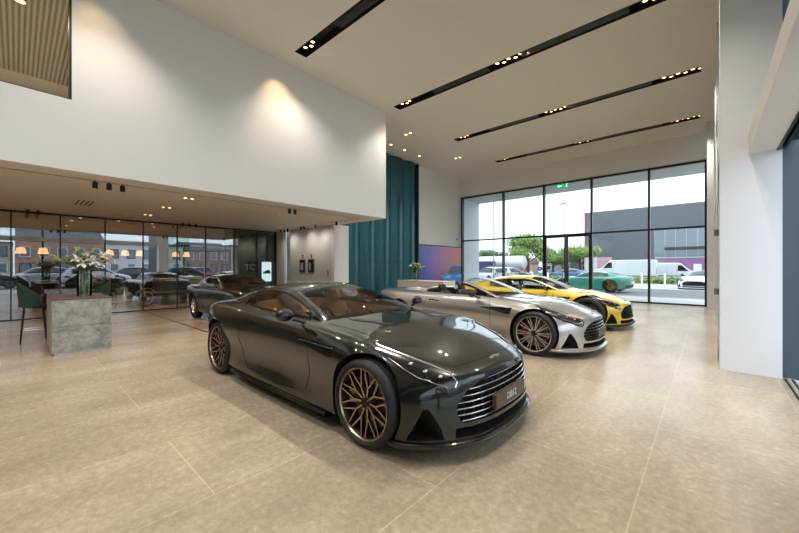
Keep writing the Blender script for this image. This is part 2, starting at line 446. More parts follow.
    # ---- greenhouse
    gx = []; a_, b_ = roof[0][0], roof[-1][0]; n = {2: 44, 1: 26, 0: 16}[detail]
    marks = [winx[0]*sx, winx[1]*sx, header*sx, backlight[0]*sx, backlight[1]*sx]
    gx = [a_+(b_-a_)*i/n for i in range(n+1)]
    gx = [x for x in gx if all(abs(x-m) > (b_-a_)/n*.4 for m in marks)]+marks; gx = sorted(x for x in gx if a_ <= x <= b_)
    RF = [pchip([r[0] for r in roof], [r[i] for r in roof]) for i in range(1, 6)]
    sfr = [0, .10, .3, .5, .7, .86, 1.0]; tfr = [0, rail, .25, .45, .65, .83, 1.0]
    def wp(x, y):
        t = min(1, max(0, (x-(-.5*sx))/(1.1*sx))); return x+scuttle*sx*(1-(y/(.72*sy))**2)*t
    grid = []
    for x in gx:
        yb, zb, yr, zr, zc = [f(x) for f in RF]; row = []
        for t in sfr:
            bulge = .022*math.sin(PI*t); row.append((wp(x, yb+(yr-yb)*t+bulge*sy) if 0 else wp(x, yb+(yr-yb)*t), yb+(yr-yb)*t+bulge*sy*min(1, (zr-zb)/.15), zb+(zr-zb)*t))
        for t in tfr[1:]:
            y = yr*(1-t); row.append((wp(x, y), y, zr+(zc-zr)*(1-(1-t)**2.2)))
        grid.append(row)
    parts = {'roof': MB(), 'windscreen': MB(), 'rear_window': MB(), 'wl': MB(), 'wr': MB(), 'window_frame': MB()}
    m = len(grid[0]); NS = len(sfr)-1
    for i in range(len(gx)-1):
        xm = (gx[i]+gx[i+1])/2
        for j in range(m-1):
            for s in (1, -1):
                q = [grid[i][j], grid[i+1][j], grid[i+1][j+1], grid[i][j+1]]; q = [(a, b*s, c) for a, b, c in q]
                if s < 0: q = q[::-1]
                k = 'roof'
                if j < NS:
                    if winx[0]*sx < xm < winx[1]*sx and 1 <= j < NS-1: k = 'wl' if s > 0 else 'wr'
                    elif xm > winx[0]*sx-.05*sx and j in (0,): k = 'window_frame'
                    elif xm > winx[1]*sx: k = 'window_frame'
                    elif j == NS-1 and winx[0]*sx < xm < winx[1]*sx: k = 'window_frame'
                else:
                    jj = j-NS
                    if xm > header*sx: k = 'windscreen' if jj >= 1 else 'roof'
                    elif backlight[1]*sx < xm < backlight[0]*sx and jj >= 1: k = 'rear_window'
                if open_top:
                    if k in ('wl', 'wr', 'rear_window'): continue
                    if xm < header*sx-.06: continue
                    if j < NS-2 and xm < winx[1]*sx: continue
                parts[k].add(q, [(0, 1, 2, 3)])
    names = {'wl': 'side_window', 'wr': 'side_window'}
    for k, q in parts.items():
        if not q.f: continue
        mt = glass if k in ('wl', 'wr', 'windscreen', 'rear_window') else pillar if k == 'window_frame' else (roofmat or paint)
        if k == 'roof' and open_top: mt = paint
        o = q.build('windscreen_frame' if (k == 'roof' and open_top) else names.get(k, k), mt, root, smooth=40, weld=True)
        if k in ('roof', 'window_frame'):
            sm = o.modifiers.new('s', 'SOLIDIFY'); sm.thickness = .02; sm.offset = -1
    # ---- wheels
    for i, ax in enumerate(axle):
        for s in (-1, 1):
            cal = (PI if s < 0 else 0) if i == 0 else (0 if s < 0 else PI)
            if i == 0 and s == -1: cal = 0.0+.15     # after the half turn this sits behind the axle
            elif i == 0: cal = PI-.15
            elif s == -1: cal = PI-.15
            else: cal = .15
            w_ = wheel_set(style, R, rim, tw, m_rim or M_matblack, m_face or M_satin, cal if detail else None, mat_cal or M_matblack) if detail == 2 or (i == 0 and s == -1) else None
            if w_ is None:
                w_ = wproto.copy(); COL.objects.link(w_)
                for ch in list(wproto.children): c_ = ch.copy(); COL.objects.link(c_); c_.parent = w_
            else: wproto = w_
            w_.parent = root; w_.location = (ax, s*track*sy, R); w_.rotation_euler = (0, 0, PI if s < 0 else 0)
    ctx = dict(root=root, bvh=bvh, patch=patch, line=line, proj=proj, sx_=sx_, sy_=sy_, sz_=sz_, body=body, x1=x1, x0=x0, sx=sx, sy=sy, sz=sz, RF=RF)
    return ctx

def S(ctx, pts, ax):
    """scale a template outline to this car; ax names the two axes"""
    k = {'x': ctx['sx'], 'y': ctx['sy'], 'z': ctx['sz']}
    def nose(v): return v if v < 1.4 else 1.4+(v-1.4)*.886
    return [((nose(a) if ax[0] == 'x' else a)*k[ax[0]], b*k[ax[1]]) for a, b in pts]

def sport_front(ctx, bar_mat, plate=None, letters=None, detail=2, paint=None, lip=None, nbars=7, vert=True):
    root, sx, sy, sz, x1, patch, line = (ctx[k] for k in ('root', 'sx', 'sy', 'sz', 'x1', 'patch', 'line')); sx_ = ctx['sx_']
    # mesh behind the bars, bars and rim of the grille
    G = [(.24, .545), (.40, .53), (.52, .48), (.60, .40), (.61, .34), (.585, .285), (.55, .265)]
    def half(z):
        for (a, b), (c, d) in zip(G, G[1:]):
            if d <= z <= b: return a+(c-a)*(b-z)/(b-d)
        return .24 if z > .545 else .55
    g = MB(); v = MB()
    for k in range(nbars):
        z = .278+(.255/(nbars-1))*k; hw = half(z)*.985; pts = []
        for i in range(25):
            y = hw*(-1+2*i/24); X = sx_(y*sy, z*sz)
            if X: pts.append((X-.012, y*sy, z*sz))
        g.tube(pts, .0075*sz, 6, flat=.9)
    gr = g.build('grille', bar_mat, root, smooth=60, label='bright horizontal grille bars' if bar_mat in (M_chrome, M_satin) else None)
    if vert:
        for k in range(-6, 7):
            y = k*.088; pts = []
            zt = .54 if abs(y) < .25 else .54-(abs(y)-.25)*.40
            for i in range(6):
                z = .27+(zt-.27)*i/5; X = sx_(y*sy, z*sz)
                if X: pts.append((X-.035, y*sy, z*sz))
            if len(pts) > 1: v.tube(pts, .006, 5)
        v.build('grille_mesh', M_matblack, gr, smooth=60)
    # splitter lip
    p = MB(); top = []; N = 28
    for i in range(N+1):
        y = .925*(-1+2*i/N); X = sx_(y*sy*.985, .20*sz) or x1-.45
        top.append((X+.035*(1-(abs(y)/.95)**6), y*sy))
    vs = []; 
    for X, y in top: vs += [(X-.16, y, .150*sz), (X-.02, y, .146*sz), (X, y, .132*sz), (X-.01, y, .112*sz), (X-.20, y, .108*sz)]
    fs = []
    for i in range(N):
        for k in range(5): l = (k+1) % 5; fs.append((i*5+k, i*5+l, (i+1)*5+l, (i+1)*5+k))
    fs += [(0, 1, 2, 3, 4), tuple(N*5+k for k in (4, 3, 2, 1, 0))]
    p.add(vs, fs); p.build('front_splitter', lip or paint, root, smooth=50)
    q = MB(); vs = []
    for X, y in top:
        vs += [(X-.26, y*.93, .112*sz), (X-.035, y*.93, .108*sz), (X-.04, y*.93, .082*sz), (X-.26, y*.93, .085*sz)]
    fs = []
    for i in range(N):
        for k in range(4): l = (k+1) % 4; fs.append((i*4+k, i*4+l, (i+1)*4+l, (i+1)*4+k))
    fs += [(0, 1, 2, 3), tuple(N*4+k for k in (3, 2, 1, 0))]
    q.add(vs, fs); q.build('lower_splitter', M_black, root, smooth=50)
    # headlamps
    def D(tri): return [((a*sx-c*sz)*.70711, b*sy) for a, b, c in tri]
    HL = D([(2.07, .60, .51), (2.06, .555, .53), (1.98, .545, .61), (1.86, .60, .68), (1.70, .68, .735), (1.54, .74, .765), (1.37, .79, .79),
            (1.48, .83, .775), (1.62, .85, .735), (1.76, .835, .68), (1.88, .79, .60), (1.98, .715, .54), (2.04, .65, .51)])
    for s in (1, -1):
        h = patch('headlamp', [(a, b*s) for a, b in HL], 'd', 1, M_black, off=.003, stp=.03)
        if not h or detail < 2: continue
        e = MB(); line(e, [(a, b*s) for a, b in D([(2.04, .60, .525), (2.03, .575, .55), (1.97, .57, .60), (1.86, .625, .67), (1.70, .70, .73), (1.54, .755, .76), (1.42, .79, .78)])], 'd', 1, .0085, .003)
        e.build('running_light', M_drl, h, smooth=60)
        e = MB(); line(e, [(a, b*s) for a, b in D([(2.02, .64, .53), (1.96, .70, .56), (1.87, .765, .61), (1.76, .805, .68), (1.62, .825, .735)])], 'd', 1, .004, .003)
        e.build('lamp_trim', M_satin, h, smooth=60)
        for tri in ((1.95, .645, .60), (1.86, .70, .64), (1.76, .735, .69)):
            (u, v), = D([tri]); P = ctx['proj']('d', 1, u, v*s, .004)
            if P: r = MB(); r.ball(P, (.016, .030, .012), 14, 8); r.build('reflector', M_chrome, h, smooth=60)
    # bonnet seams and vents
    return gr

def sport_side(ctx, vent=True, skirt=True, seams=True, handle=True, mirror=None, mpaint=None, detail=2, vent_mat=None):
    root, sx, sy, sz, x1, patch, line = (ctx[k] for k in ('root', 'sx', 'sy', 'sz', 'x1', 'patch', 'line')); pj = ctx['proj']
    if seams:
        for s in (1, -1):
            d = MB(); line(d, S(ctx, [(.62, .845), (.66, .72), (.67, .45), (.60, .26), (.40, .225), (-.58, .225), (-.70, .32), (-.78, .55), (-.72, .74), (-.70, .86)], 'xz'), 'y', s, .0035)
            d.build('door_seam', M_well, root, smooth=60)
        d = MB(); H = [(.72, .73), (1.0, .72), (1.35, .73), (1.6, .70), (1.85, .60), (2.02, .50), (2.075, .3)]
        line(d, S(ctx, H+[(2.09, 0)]+[(a, -b) for a, b in H[::-1]], 'xy'), 'z', 1, .0028); d.build('bonnet_seam', M_well, root, smooth=60)
        for s in (1, -1): d = MB(); line(d, S(ctx, [(-1.56, .80*s), (-1.72, .60*s), (-2.08, .52*s)], 'xy'), 'z', 1, .0028); d.build('boot_seam', M_well, root, smooth=60)
        bp = S(ctx, [(2.118, 0), (2.138, .03), (2.130, .085), (2.116, .09), (2.108, .03), (2.104, 0), (2.108, -.03), (2.116, -.09), (2.130, -.085), (2.138, -.03)], 'xy')
        patch('badge', bp, 'z', 1, M_satin, off=.005, stp=.02, label='small winged metal badge on the bonnet tip')
    if vent:
        for s in (1, -1):
            v = patch('side_vent', S(ctx, [(1.06, .725), (1.035, .63), (.97, .625), (.62, .675), (.48, .70), (.72, .72)], 'xz'), 'y', s, M_black, off=.003, stp=.03)
            c = MB(); line(c, S(ctx, [(1.05, .70), (.80, .702), (.50, .707)], 'xz'), 'y', s, .006, .006); c.build('vent_strake', vent_mat or M_black, v, smooth=60)
    if vent:
        for s in (1, -1): patch('bonnet_vent', S(ctx, [(1.18, .30*s), (1.16, .38*s), (.80, .52*s), (.72, .50*s)], 'xy'), 'z', 1, M_matblack, off=.003, stp=.05)
    if skirt:
        for s in (1, -1):
            q = MB(); vs = []; N = 16
            for i in range(N+1):
                x = (-.98+1.94*i/N)*sx; t = i/N; y = .955*sy+.012*math.sin(PI*t)
                vs += [(x, s*(y-.12), .165*sz), (x, s*(y-.01), .150*sz), (x, s*(y+.005), .125*sz), (x, s*(y-.02), .098*sz), (x, s*(y-.14), .098*sz)]
            fs = [(0, 1, 2, 3, 4), tuple(N*5+k for k in (4, 3, 2, 1, 0))]
            for i in range(N):
                for k in range(5): l = (k+1) % 5; fs.append((i*5+k, i*5+l, (i+1)*5+l, (i+1)*5+k))
            q.add(vs, fs); q.build('side_skirt', M_black, root, smooth=50)
    if handle:
        for s in (1, -1): patch('door_handle', S(ctx, [(-.42, .745), (-.40, .762), (-.64, .775), (-.66, .757)], 'xz'), 'y', s, M_black, off=.006, stp=.04)
    if mirror:
        for s in (1, -1):
            mx, my, mz = mirror; q = MB()
            q.ball((mx, s*my, mz), (.075, .095, .062), 16, 10)
            for i, (a, b, c) in enumerate(q.v):
                if a < mx: q.v[i] = (mx-(mx-a)*.45, b, c)
            mo = q.build('wing_mirror', mpaint or M_black, root, smooth=60)
            a = MB(); a.tube([(mx+.01, s*(my-.08), mz-.045), (mx+.03, s*(my-.17), mz-.075), (mx+.05, s*(my-.23), mz-.095)], [.018, .015, .02], 8); a.build('mirror_arm', M_black, mo, smooth=60)
            g_ = MB(); g_.lathe([(0, 0), (.05, 0), (.05, .002)], (mx-.040, s*my, mz), n=16, axis='x'); g_.build('mirror_glass', M_chrome, mo)

def seat_mesh(name, x, y, z, mat, parent, mat2=None, s=1.0):
    q = MB()
    def rb(cx, cz, lx, lz, w, tilt, puff=.03):   # padded block
        n0 = len(q.v); q.ball((0, 0, 0), (1, 1, 1), 20, 12)
        for i in range(n0, len(q.v)):
            a, b, c = q.v[i]; e = .42
            a, b, c = [math.copysign(abs(t)**e, t) for t in (a, b, c)]
            a *= lx/2; b *= w/2*(1-.06*c); c *= lz/2
            ca, sa = math.cos(tilt), math.sin(tilt); q.v[i] = (x+cx+a*ca-c*sa, y+b, z+cz+a*sa+c*ca)
    rb(.0, .10*s, .50*s, .16*s, .50*s, .08); rb(-.30*s, .42*s, .13*s, .62*s, .50*s, .28)
    for k in (-1, 1):
        n0 = len(q.v); rb(-.24*s, .36*s, .16*s, .46*s, .09*s, .28)
        for i in range(n0, len(q.v)): a, b, c = q.v[i]; q.v[i] = (a, b+k*.22*s, c)
    o = q.build(name, mat, parent, smooth=60)
    h = MB(); n0 = 0; h.ball((0, 0, 0), (1, 1, 1), 16, 10)
    for i in range(len(h.v)):
        a, b, c = [math.copysign(abs(t)**.5, t) for t in h.v[i]]; h.v[i] = (x-.41*s+a*.045*s-c*.02, y+b*.12*s, z+.79*s+c*.085*s)
    h.build('headrest', mat2 or mat, o, smooth=60)
    return o
def cockpit(ctx, m_seat, m_dash, m_dash2, head=None, zf=.24, rear=True):
    root, sx, sy, sz = (ctx[k] for k in ('root', 'sx', 'sy', 'sz'))
    for s in (1, -1): seat_mesh('seat', -.32*sx, s*.37*sy, zf, m_seat, root, head, .92)
    if rear:
        q = MB(); q.box(-1.22*sx, -.98*sx, -.55*sy, .55*sy, zf, .74); q.build('parcel_shelf', m_seat, root, bevel=.03)
    d = MB(); P = [(.20, .62), (.22, .79), (.30, .835), (.52, .84), (.70, .82), (.70, .40), (.36, .40)]
    d.prism([(a*sx, b*sz) for a, b in P], 'y', -.64*sy, .64*sy); d.build('dashboard', m_dash, root, bevel=.02)
    c = MB(); c.prism([(.30*sx, .24), (.30*sx, .62*sz), (.0, .55*sz), (-.60*sx, .52*sz), (-.62*sx, .24)], 'y', -.09, .09); c.build('centre_console', m_dash2, root, bevel=.02)
    w_ = MB(); cx, cy, cz = .13*sx, -.37*sy, .76*sz; n = 28; pts = []
    for i in range(n): a = 2*PI*i/n; pts.append((cx-.17*math.sin(a)*.38, cy+.17*math.cos(a), cz+.17*math.sin(a)))
    w_.tube(pts, .014, 8, closed=True)
    for a in (0, PI, -PI/2): w_.tube([(cx, cy, cz), (cx-.16*math.sin(a)*.38, cy+.16*math.cos(a), cz+.16*math.sin(a))], .014, 6)
    w_.ball((cx, cy, cz), (.03, .05, .045), 10, 6); w_.tube([(cx, cy, cz), (cx+.2, cy, cz-.07)], .03, 8)
    w_.build('steering_wheel', m_dash2, root, smooth=60)
    v = MB(); v.box(.05*sx, .06*sx, -.06, .06, 1.075*sz, 1.13*sz)
FAMILY = [
 (-2.10, .38, .62, .40, .68, .50, .72, .66, .72, .88, .55, .93, .94),
 (-2.02, .28, .76, .30, .80, .45, .82, .66, .80, .90, .62, .95, .965),
 (-1.30, .20, .84, .25, .86, .42, .90, .66, .85, .92, .70, .95, .97),
 (0, .18, .85, .24, .86, .42, .89, .66, .85, .91, .72, .94, .97),
 (1.0, .18, .85, .24, .87, .42, .90, .64, .84, .90, .68, .94, .97),
 (1.55, .20, .85, .26, .87, .42, .89, .62, .82, .84, .62, .87, .90),
 (2.05, .22, .82, .27, .84, .42, .84, .58, .78, .72, .56, .76, .78),
 (2.15, .27, .76, .31, .78, .42, .77, .54, .70, .66, .50, .70, .72)]
FAMILY_ROOF = [(-2.0, .62, .92, .60, .93, .95), (-1.80, .66, .92, .57, 1.20, 1.27), (-1.25, .72, .91, .58, 1.38, 1.45), (-.3, .74, .90, .58, 1.43, 1.50),
 (.15, .74, .90, .60, 1.37, 1.44), (.65, .73, .90, .65, 1.12, 1.19), (1.02, .71, .90, .69, .91, .96)]
CLASSIC = [
 (-2.22, .42, .50, .44, .56, .52, .60, .66, .60, .80, .40, .85, .86),
 (-2.12, .32, .66, .34, .70, .48, .74, .68, .70, .84, .48, .88, .89),
 (-1.80, .26, .74, .28, .77, .42, .80, .66, .755, .87, .56, .91, .92),
 (-1.25, .22, .78, .24, .80, .40, .835, .64, .79, .86, .60, .91, .93),
 (-.60, .20, .78, .22, .78, .40, .81, .62, .77, .85, .66, .90, .92),
 (.30, .20, .78, .22, .78, .40, .81, .62, .77, .85, .62, .90, .93),
 (.90, .20, .78, .22, .79, .40, .82, .62, .77, .86, .50, .88, .93),
 (1.30, .22, .78, .24, .80, .40, .83, .62, .76, .86, .46, .85, .90),
 (1.90, .26, .74, .28, .76, .42, .79, .60, .74, .80, .42, .76, .80),
 (2.15, .32, .66, .34, .69, .44, .72, .58, .68, .70, .36, .66, .69),
 (2.22, .40, .56, .42, .60, .48, .62, .56, .58, .64, .30, .61, .63)]
CLASSIC_ROOF = [(-1.75, .50, .90, .44, .905, .925), (-1.45, .56, .89, .48, 1.00, 1.05), (-1.05, .62, .88, .50, 1.10, 1.16), (-.5, .66, .87, .52, 1.155, 1.215),
 (-.05, .67, .87, .54, 1.155, 1.205), (.12, .67, .87, .56, 1.11, 1.16), (.42, .66, .87, .61, .97, 1.02), (.62, .64, .87, .635, .875, .92)]
def lamps(ctx, name, poly, axis, sgn, mat, stp=.05):
    for s in (1, -1): ctx['patch'](name, [((a, b*s) if axis == 'z' else (a*s, b)) for a, b in poly], axis, sgn, mat, off=.004, stp=stp)
def rear_plate(ctx, z=.55, m=None):
    X = ctx['sx_'](0, z, -1)
    if X is None: return
    q = MB(); q.box(X-.012, X+.02, -.26, .26, z-.055, z+.055); q.build('number_plate', m or M_white, ctx['root'], bevel=.003)
def plain_front(ctx, W=.62, z0=.40, z1=.60):
    for s in (1, -1): pass
    ctx['patch']('grille', [(-W*.8, z0), (W*.8, z0), (W*.7, z1), (-W*.7, z1)], 'x', 1, M_matblack, stp=.08)
    for s in (1, -1): ctx['patch']('headlamp', [(W*.80*s, .62), (W*1.22*s, .64), (W*1.25*s, .76), (W*.85*s, .72)], 'x', 1, M_chrome, stp=.06)
def family_car(name, label, loc, rz, paint, group, sx=1, sz=1, front=True):
    c = make_car(name, label, 'car', loc, rz, group, spec=FAMILY, roof=FAMILY_ROOF, sx=sx, sz=sz, paint=paint, axle=(1.30*sx, -1.30*sx), R=.32, rim=.20, tw=.2, track=.76, style='five',
                 detail=0, front='plain', winx=(-1.55, .60), header=.12, backlight=(-1.62, -1.95), Wf=(1.0, .35, .10), Wr=(-1.5, .15, .05), scuttle=.15, glass=M_cardark, cabin=None)
    plain_front(c) if front else None
    lamps(c, 'tail_lamp', [(.60, .74), (.74, .74), (.74, .90), (.62, .90)], 'x', -1, M_red, .06); rear_plate(c, .60)
    return c
# ---------------------------------------------------------------- setting
def nodemat(name, build):
    m = bpy.data.materials.new(name); m.use_nodes = True; MATS[name] = m
    t = m.node_tree; build(t, t.nodes['Principled BSDF'], t.links.new); return m
def stone_floor(t, b, l):
    tc = nn(t, 'ShaderNodeTexCoord')
    ms = nn(t, 'ShaderNodeMapping'); ms.inputs['Scale'].default_value = (1.5, .6, 1); l(tc.outputs['Object'], ms.inputs['Vector'])
    n1 = nn(t, 'ShaderNodeTexNoise', Scale=1.0, Detail=9.0, Roughness=.66); l(ms.outputs[0], n1.inputs['Vector'])
    r1 = nn(t, 'ShaderNodeValToRGB'); e = r1.color_ramp.elements; e[0].position = .34; e[0].color = (.42, .335, .235, 1); e[1].position = .66; e[1].color = (.62, .51, .375, 1)
    l(n1.outputs['Fac'], r1.inputs[0])
    n2 = nn(t, 'ShaderNodeTexNoise', Scale=22.0, Detail=8.0, Roughness=.75); l(tc.outputs['Object'], n2.inputs['Vector'])
    r2 = nn(t, 'ShaderNodeValToRGB'); e = r2.color_ramp.elements; e[0].position = .40; e[0].color = (.78, .77, .76, 1); e[1].position = .62; e[1].color = (1.1, 1.1, 1.1, 1)
    l(n2.outputs['Fac'], r2.inputs[0])
    m1 = nn(t, 'ShaderNodeMix', data_type='RGBA', blend_type='MULTIPLY'); m1.inputs[0].default_value = .8
    l(r1.outputs[0], m1.inputs[6]); l(r2.outputs[0], m1.inputs[7])
    v = nn(t, 'ShaderNodeTexVoronoi', Scale=70.0); v.inputs['Randomness'].default_value = 1; l(tc.outputs['Object'], v.inputs['Vector'])
    r3 = nn(t, 'ShaderNodeValToRGB'); e = r3.color_ramp.elements; e[0].position = .10; e[0].color = (1, 1, 1, 1); e[1].position = .22; e[1].color = (0, 0, 0, 1)
    l(v.outputs['Distance'], r3.inputs[0])
    nm = nn(t, 'ShaderNodeTexNoise', Scale=1.7, Detail=3.0); l(tc.outputs['Object'], nm.inputs['Vector'])
    r4 = nn(t, 'ShaderNodeValToRGB'); e = r4.color_ramp.elements; e[0].position = .45; e[1].position = .62; l(nm.outputs['Fac'], r4.inputs[0])
    mm = nn(t, 'ShaderNodeMath', operation='MULTIPLY'); l(r3.outputs[0], mm.inputs[0]); l(r4.outputs[0], mm.inputs[1])
    sc = nn(t, 'ShaderNodeMath', operation='MULTIPLY'); l(mm.outputs[0], sc.inputs[0]); sc.inputs[1].default_value = .55
    m2 = nn(t, 'ShaderNodeMix', data_type='RGBA'); l(sc.outputs[0], m2.inputs[0]); l(m1.outputs[2], m2.inputs[6]); m2.inputs[7].default_value = (.70, .64, .54, 1)
    br = nn(t, 'ShaderNodeTexBrick', Scale=1.0); br.offset = .5; br.inputs['Brick Width'].default_value = 1.92; br.inputs['Row Height'].default_value = .96
    br.inputs['Mortar Size'].default_value = .005; br.inputs['Mortar Smooth'].default_value = .3
    br.inputs['Color1'].default_value = (1.03, 1.03, 1.03, 1); br.inputs['Color2'].default_value = (.93, .93, .94, 1); br.inputs['Mortar'].default_value = (1.28, 1.28, 1.28, 1)
    mp = nn(t, 'ShaderNodeMapping'); mp.inputs['Location'].default_value = (.81, .32, 0); mp.inputs['Rotation'].default_value = (0, 0, PI/2)
    l(tc.outputs['Object'], mp.inputs['Vector']); l(mp.outputs[0], br.inputs['Vector'])
    m3 = nn(t, 'ShaderNodeMix', data_type='RGBA', blend_type='MULTIPLY'); m3.inputs[0].default_value = 1; l(m2.outputs[2], m3.inputs[6]); l(br.outputs['Color'], m3.inputs[7])
    l(m3.outputs[2], b.inputs['Base Color'])
    rr = nn(t, 'ShaderNodeMapRange'); rr.inputs[3].default_value = .16; rr.inputs[4].default_value = .34; l(n2.outputs['Fac'], rr.inputs[0]); l(rr.outputs[0], b.inputs['Roughness'])
    b.inputs['Specular IOR Level'].default_value = .55
M_floor = nodemat('pale_stone_tiles', stone_floor)
M_wall = pm('white_plaster', (.79, .80, .785), .75)
M_ceil = pm('ceiling_plaster', (.80, .785, .755), .85)
M_soffit = pm('soffit_plaster', (.76, .73, .69), .85)
M_panelwall = pm('grey_panelling', (.62, .61, .585), .6)
M_mull = pm('black_mullion', (.008, .008, .009), .4)
M_glass = glassm('window_glass', (.93, .96, .95), .05)
M_partition = glassm('coated_partition_glass', (.86, .86, .86), .24, (.95, .97, 1))
M_bluegrey = pm('blue_grey_panel', (.055, .085, .115), .3)

b = MB(); b.box(-22, .75, -9, 16.6, -.12, 0); struct('floor', b, M_floor)
b = MB(); b.box(-7.45, .9, -9, 16.6, 6.2, 6.4); ceil = b.build('ceiling', M_ceil); ceil['kind'] = 'structure'
b = MB(); b.box(-10.35, -7.45, 7.6, 16.6, 6.2, 6.4); struct('ceiling_alcove', b, M_ceil)
# slots cut through the ceiling and lined with a black channel
SLOTS = [(-6.86, -.15, 4.29), (-7.0, -.15, 7.67), (-7.1, -.12, 11.08), (-7.17, -.18, 14.55)]
SW = .15
me_parts = []
def slotted():
    q = MB(); y = -9.0
    for (xa, xb, yc) in [(-6.72, -.15, -2.45), (-6.72, -.15, .87)]+SLOTS:
        q.box(-7.45, .9, y, yc-SW, 6.2, 6.4); q.box(-7.45, xa, yc-SW, yc+SW, 6.2, 6.4); q.box(xb, .9, yc-SW, yc+SW, 6.2, 6.4); y = yc+SW
    q.box(-7.45, .9, y, 16.6, 6.2, 6.4); return q
bpy.data.objects.remove(ceil); struct('ceiling', slotted(), M_ceil)

# mezzanine block: fascia with glazed opening, soffit
ZS = 2.9
b = MB(); XF = -7.38
b.box(XF-.12, XF, -9, 7.6, ZS, 4.0); b.box(XF-.12, XF, .58, 7.6, 4.0, 6.199)
struct('wall_mezzanine', b, M_wall)
b = MB(); b.box(-13.9, XF-.12, 7.48, 7.6, ZS, 6.2); struct('wall_mezzanine_end', b, M_wall)
b = MB(); b.box(-19.5, XF-.12, -9, 7.48, ZS+.021, ZS+.25); b.box(-7.93, XF-.12, -9, 7.48, ZS, ZS+.02)
b.box(-13.05, -8.01, -9, 6.96, ZS, ZS+.02); b.box(-19.5, -13.13, -9, 7.48, ZS, ZS+.02); b.box(-13.13, -7.93, 7.04, 7.48, ZS, ZS+.02)
struct('ceiling_soffit', b, M_soffit)
b = MB(); b.box(-8.01, -7.93, -9, 7.04, ZS+.012, ZS+.021); b.box(-13.05, -8.01, 6.96, 7.04, ZS+.012, ZS+.021); b.box(-13.13, -13.05, -9, 7.04, ZS+.012, ZS+.021)
struct('trim_soffit_track', b, M_mull)
b = MB(); b.box(XF-.12, XF-.001, .55, .579, 4.0, 6.199); b.box(XF-.10, XF-.02, -9, .55, 4.0, 4.02); struct('window_mezzanine_frame', b, M_mull)
b = MB(); b.box(XF-.055, XF-.045, -9, .55, 4.02, 6.199); struct('window_mezzanine', b, glassm('mezzanine_glass', (.88, .86, .78), .04))
# room behind the mezzanine glazing
M_mesh = nodemat('perforated_mesh', lambda t, b, l: None)
def meshmat(t, b, l):
    tc = nn(t, 'ShaderNodeTexCoord'); mp = nn(t, 'ShaderNodeMapping'); mp.inputs['Rotation'].default_value = (0, 0, PI/4); l(tc.outputs['Object'], mp.inputs['Vector'])
    br = nn(t, 'ShaderNodeTexChecker', Scale=19.0); br.inputs['Color1'].default_value = (.16, .15, .12, 1); br.inputs['Color2'].default_value = (.66, .62, .53, 1)
    l(mp.outputs[0], br.inputs['Vector']); l(br.outputs[0], b.inputs['Base Color']); b.inputs['Roughness'].default_value = .5
M_mesh = nodemat('expanded_metal_mesh', meshmat)
b = MB(); b.box(-15.5, XF-.12, -9, 7.48, 6.22, 6.4); struct('ceiling_mezzanine', b, M_soffit)
b = MB(); b.box(-12.2, XF-.3, -7, 1.3, 6.02, 6.04); struct('ceiling_mesh_panel', b, M_mesh)
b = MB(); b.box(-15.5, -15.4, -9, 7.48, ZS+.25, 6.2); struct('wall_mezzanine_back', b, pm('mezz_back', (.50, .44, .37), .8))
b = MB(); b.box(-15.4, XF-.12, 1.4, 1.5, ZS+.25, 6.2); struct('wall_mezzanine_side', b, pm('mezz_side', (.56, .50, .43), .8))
b = MB(); b.box(-15.5, XF, -9.1, -9, 0, 6.2); b.box(-22, -15.5, -9.1, -9, 0, 3.2); b.box(XF, 1.0, -9.1, -9, 0, 6.3); struct('wall_back', b, M_wall)

# glazed partition along the lounge
XG = -13.6
mull = [-.09+.93*k for k in range(-9, 0)]+[-.09, .83, 1.80, 2.74, 3.70, 4.60, 5.60, 6.50]
b = MB()
for y in mull: b.box(XG-.02, XG+.03, y-.014, y+.014, 0, ZS)
b.box(XG-.03, XG+.04, -9, 7.30, ZS-.05, ZS); b.box(XG-.03, XG+.04, -9, 7.30, 0, .025); b.box(XG-.05, XG+.05, 7.26, 7.34, 0, ZS)
struct('window_partition_frame', b, M_mull)
b = MB(); b.box(XG-.006, XG+.006, -9, 5.60, .025, ZS-.05); struct('window_partition', b, M_partition)
b = MB(); b.box(XG-.006, XG+.006, 5.60, 7.26, .025, ZS-.05); struct('window_partition_end', b, glassm('clear_partition_glass', (.80, .82, .80), .08))
b = MB(); b.box(-19.0, -18.85, -9, 7.4, 0, ZS); struct('wall_lounge', b, pm('lounge_brown', (.045, .03, .022), .6))
b = MB(); b.box(-19.0, -14.35, 7.3, 7.4, 0, ZS); struct('wall_lounge_side', b, pm('lounge_brown', (.045, .03, .022), .6))
b = MB(); b.box(-14.35, -14.2, 5.55, 8.0, 0, ZS); struct('wall_lounge_green', b, pm('dark_green_wall', (.030, .045, .036), .5))
b = MB(); b.box(XG-.05, -12.95, 7.34, 7.44, 0, ZS-.003); struct('wall_pier_white', b, M_wall)
b = MB(); b.box(-12.95, -12.60, 7.75, 7.85, 0, 3.2); b.box(-12.60, -12.55, 7.40, 7.85, 0, ZS-.003); struct('wall_recess', b, pm('recess_beige', (.50, .46, .40), .7))
b = MB(); b.box(-12.55, -9.85, 7.40, 7.56, 0, ZS-.003); struct('wall_services', b, M_panelwall)
b = MB(); b.box(-9.85, -9.70, 7.40, 8.05, 0, ZS); struct('wall_services_end', b, M_wall)
b = MB(); b.box(-14, -10.25, 8.05, 8.1, 0, 6.2); struct('wall_alcove_back', b, M_wall)

